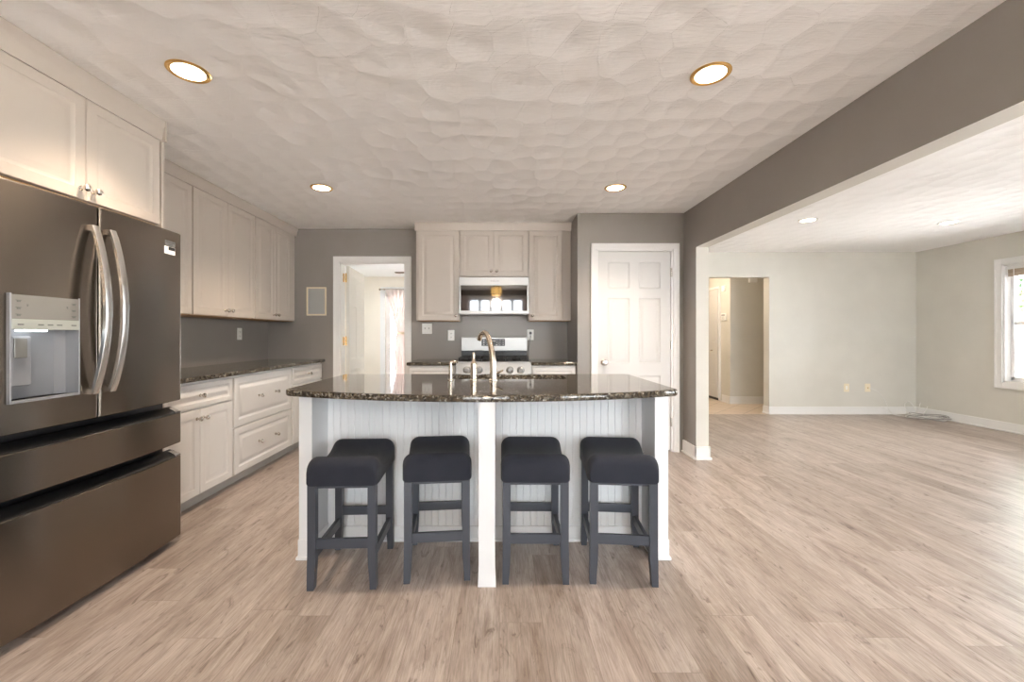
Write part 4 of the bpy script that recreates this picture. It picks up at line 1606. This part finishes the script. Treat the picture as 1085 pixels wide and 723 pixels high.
# ------------------------------------------------------------------ curtains, blind, fan
def drape(name, label, x_top0, x_top1, y, z1, z0, tie=None, group=None, folds=9, amp=.018):
    """hanging cloth facing Y; tie = (x, z, half width) gathers it"""
    b = bmesh.new()
    nx, nz = folds * 8, 40
    V = {}
    for j in range(nz + 1):
        z = z1 + (z0 - z1) * j / nz
        c, hw = (x_top0 + x_top1) / 2, (x_top1 - x_top0) / 2
        k = 1.0
        if tie:
            tx, tz, th = tie
            if z > tz:
                s = (z - tz) / (z1 - tz)
                k = th / hw + (1 - th / hw) * s ** 1.15
                c = tx + (c - tx) * s
            else:
                s = min(1, (tz - z) / .35)
                k = th / hw + (.34 - th / hw) * s ** .7
                c = tx
        for i in range(nx + 1):
            u = i / nx * 2 - 1
            V[i, j] = b.verts.new((c + u * hw * k, y + amp * math.sin(u * math.pi * folds + .6 * math.sin(j * .15)) * (.5 + .5 * k), z))
    for i in range(nx):
        for j in range(nz):
            b.faces.new((V[i, j], V[i + 1, j], V[i + 1, j + 1], V[i, j + 1]))
    mb = MB()
    mb.absorb(b)
    o = mb.build(name, M['sheer'], smooth=80)
    md = o.modifiers.new('cloth_thickness', 'SOLIDIFY')
    md.thickness = .0012
    return o


cu = drape('curtain', '', -2.16, -1.44, 7.985, 2.04, .05, (-1.87, 1.22, .075))
tag(cu, 'pale sheer curtain tied in the middle beyond the doorway', 'curtain')
MB().lathe([(.072, -.02), (.080, 0), (.072, .02)], 16, (-1.87 - cu.location.x, 7.985 - cu.location.y, 1.22 - cu.location.z)).build('tie_band', M['almond'], cu)
rd = thing('curtain_rod', 'thin bronze curtain rod above the sheer curtain', 'curtain rod', (-1.47, 7.985, 2.05))
MB().tube([(-.78, 0, 0), (.80, 0, 0)], .008, 10).build('rod', M['nickel'], rd)
MB().lathe([(.008, 0), (.018, .008), (.022, .022), (.014, .036), (.003, .040)], 14, (-.78, 0, 0), 'X', -1).build('finial', M['bronze'], rd)
for x in (-.72, .72):
    MB().box(x - .008, x + .008, -.012, .052, -.014, .014, .003).build('bracket', M['bronze'], rd)
for x0, x1, lab in ((-1.32, -.80, 'sheer drape at one side of rear window, mirrored in microwave'), (.62, 1.14, 'sheer drape at other side of rear window, mirrored in microwave')):
    o = drape('drape', '', x0, x1, YB + .09, 2.26, .04, None)
    tag(o, lab, 'curtain', 'drapes at the rear window')
b = MB().tube([(-1.40, YB + .09, 2.275), (1.22, YB + .09, 2.275)], .011, 10)
b.box(-1.3, -1.28, YB, YB + .09, 2.262, 2.288, .002)
b.box(1.1, 1.12, YB, YB + .09, 2.262, 2.288, .002)
tag(b.build('curtain_rod', M['iron']), 'dark curtain rod above the rear window', 'curtain rod')

bl = thing('window_blind', 'woven brown shade drawn up at top of window', 'blind', (XR + .035, (WY0 + WY1) / 2, WZ1 - .14))
b = MB()
for k in range(4):
    b.box(XR + .03 + .004 * k, XR + .046 + .004 * k, WY0 + .024, WY1 - .024, WZ1 - .15 + .018 * k, WZ1 - .06, .002)
b.build('shade', M['bamboo'], bl, True)
MB().box(XR + .025, XR + .065, WY0 + .022, WY1 - .022, WZ1 - .062, WZ1 - .021, .003).build('head_rail', M['trim'], bl, True)
MB().tube([(XR + .022, WY1 - .09, WZ1 - .05), (XR + .022, WY1 - .09, WZ0 + .55)], .0045, 8).build('pull_cord', M['plastic'], bl, True)

fn = thing('ceiling_fan', 'dark bladed ceiling fan just showing beyond the doorway', 'ceiling fan', (-1.02, 6.60, 2.13))
MB().lathe([(.05, .17), (.05, .15), (.014, .14), (.014, .09), (.09, .075), (.105, .03), (.09, 0), (.05, -.02)], 24).build('motor', M['bronze'], fn)
MB().lathe([(.06, -.02), (.095, -.05), (.085, -.09), (.03, -.115), (.004, -.118)], 20).build('lamp_shade', M['sheer'], fn)
for k in range(5):
    a = R(180 + 72 * k)
    ca, sa = math.cos(a), math.sin(a)
    o = []
    for x, y in ((.08, -.02), (.20, -.055), (.58, -.065), (.62, -.04), (.62, .04), (.58, .065), (.20, .055), (.08, .02)):
        o.append((x * ca - y * sa, x * sa + y * ca))
    MB().prism(o, .028, .036, .001, 1).build('blade', M['bark'], fn)


# ------------------------------------------------------------------ outdoors: glimpses through the glass, and ground added to bounce daylight
struct(MB().box(-8, 12, -5.6, YB - .16, -.25, -.15).build('ground_front', M['bounce_ground']))
struct(MB().box(-40, 60, -40, -5.6, -.25, -.15).build('ground_yard', M['neutral_yard']))
struct(MB().box(XR + .3, 60, YB - .3, 60, -.5, -.4).build('ground_side', M['bounce_ground']))
struct(MB().box(-40, XR + .3, 9.7, 60, -.5, -.4).build('ground_back', M['bounce_ground']))


def tree(label, x, y, h, r, seed):
    rg_ = random.Random(seed)
    t = thing('tree', label, 'tree', (x, y, -.4))
    MB().tube([(0, 0, 0), (.05, 0, h * .3), (0, .05, h * .7)], [.16, .12, .05], 10).build('trunk', M['bark'], t)
    b = bmesh.new()
    for k in range(700):
        th, ph = rg_.uniform(0, 2 * math.pi), math.acos(rg_.uniform(-1, 1))
        rr = r * (rg_.random() ** .4)
        c = Vector((rr * math.sin(ph) * math.cos(th), rr * math.sin(ph) * math.sin(th), h * .72 + rr * .9 * math.cos(ph)))
        u = Vector((rg_.uniform(-1, 1), rg_.uniform(-1, 1), rg_.uniform(-1, 1))).normalized()
        w_ = u.orthogonal().normalized()
        s = rg_.uniform(.05, .11) if r < 1 else rg_.uniform(.12, .24)
        b.faces.new([b.verts.new(c + u * s), b.verts.new(c + w_ * s * .5), b.verts.new(c - u * s), b.verts.new(c - w_ * s * .5)])
    mb = MB()
    mb.absorb(b)
    mb.build('foliage', M['leafy'], t)


tree('green leafy tree seen at top of window', 10.9, 8.75, 3.6, .72, 1)
hs = thing('neighbor_house', 'brick and white house seen through the window', 'house', (15, 10.5, -.4))
MB().box(11.9, 18, 9.8, 14, .95, 2.1).build('brick_wall', M['brick'], hs, True)
MB().box(11.88, 18, 9.78, 14, -.4, .95).build('siding_wall', M['siding'], hs, True)
MB().prism([(9.4, 2.1), (14.4, 2.1), (11.9, 3.2)], 11.6, 18.3, 0, 2, 'X').build('roof', M['roofing'], hs, True)
dk = thing('deck_railing', 'white deck railing outside the glazed door', 'railing', (-1.5, 10.2, -.4))
b = MB()
for k in range(34):
    x = -3.6 + k * .13
    b.box(x, x + .035, 10.18, 10.215, -.3, .98)
b.build('balusters', M['deckwood'], dk, True)
MB().box(-3.7, .9, 10.15, 10.25, .96, 1.01, .004).build('top_rail', M['deckwood'], dk, True)
MB().box(-3.7, .9, 10.17, 10.23, -.30, -.24, .004).build('bottom_rail', M['deckwood'], dk, True)
for x in (-3.7, -1.5, .8):
    MB().box(x, x + .1, 10.15, 10.25, -.4, 1.08, .004).build('post', M['deckwood'], dk, True)
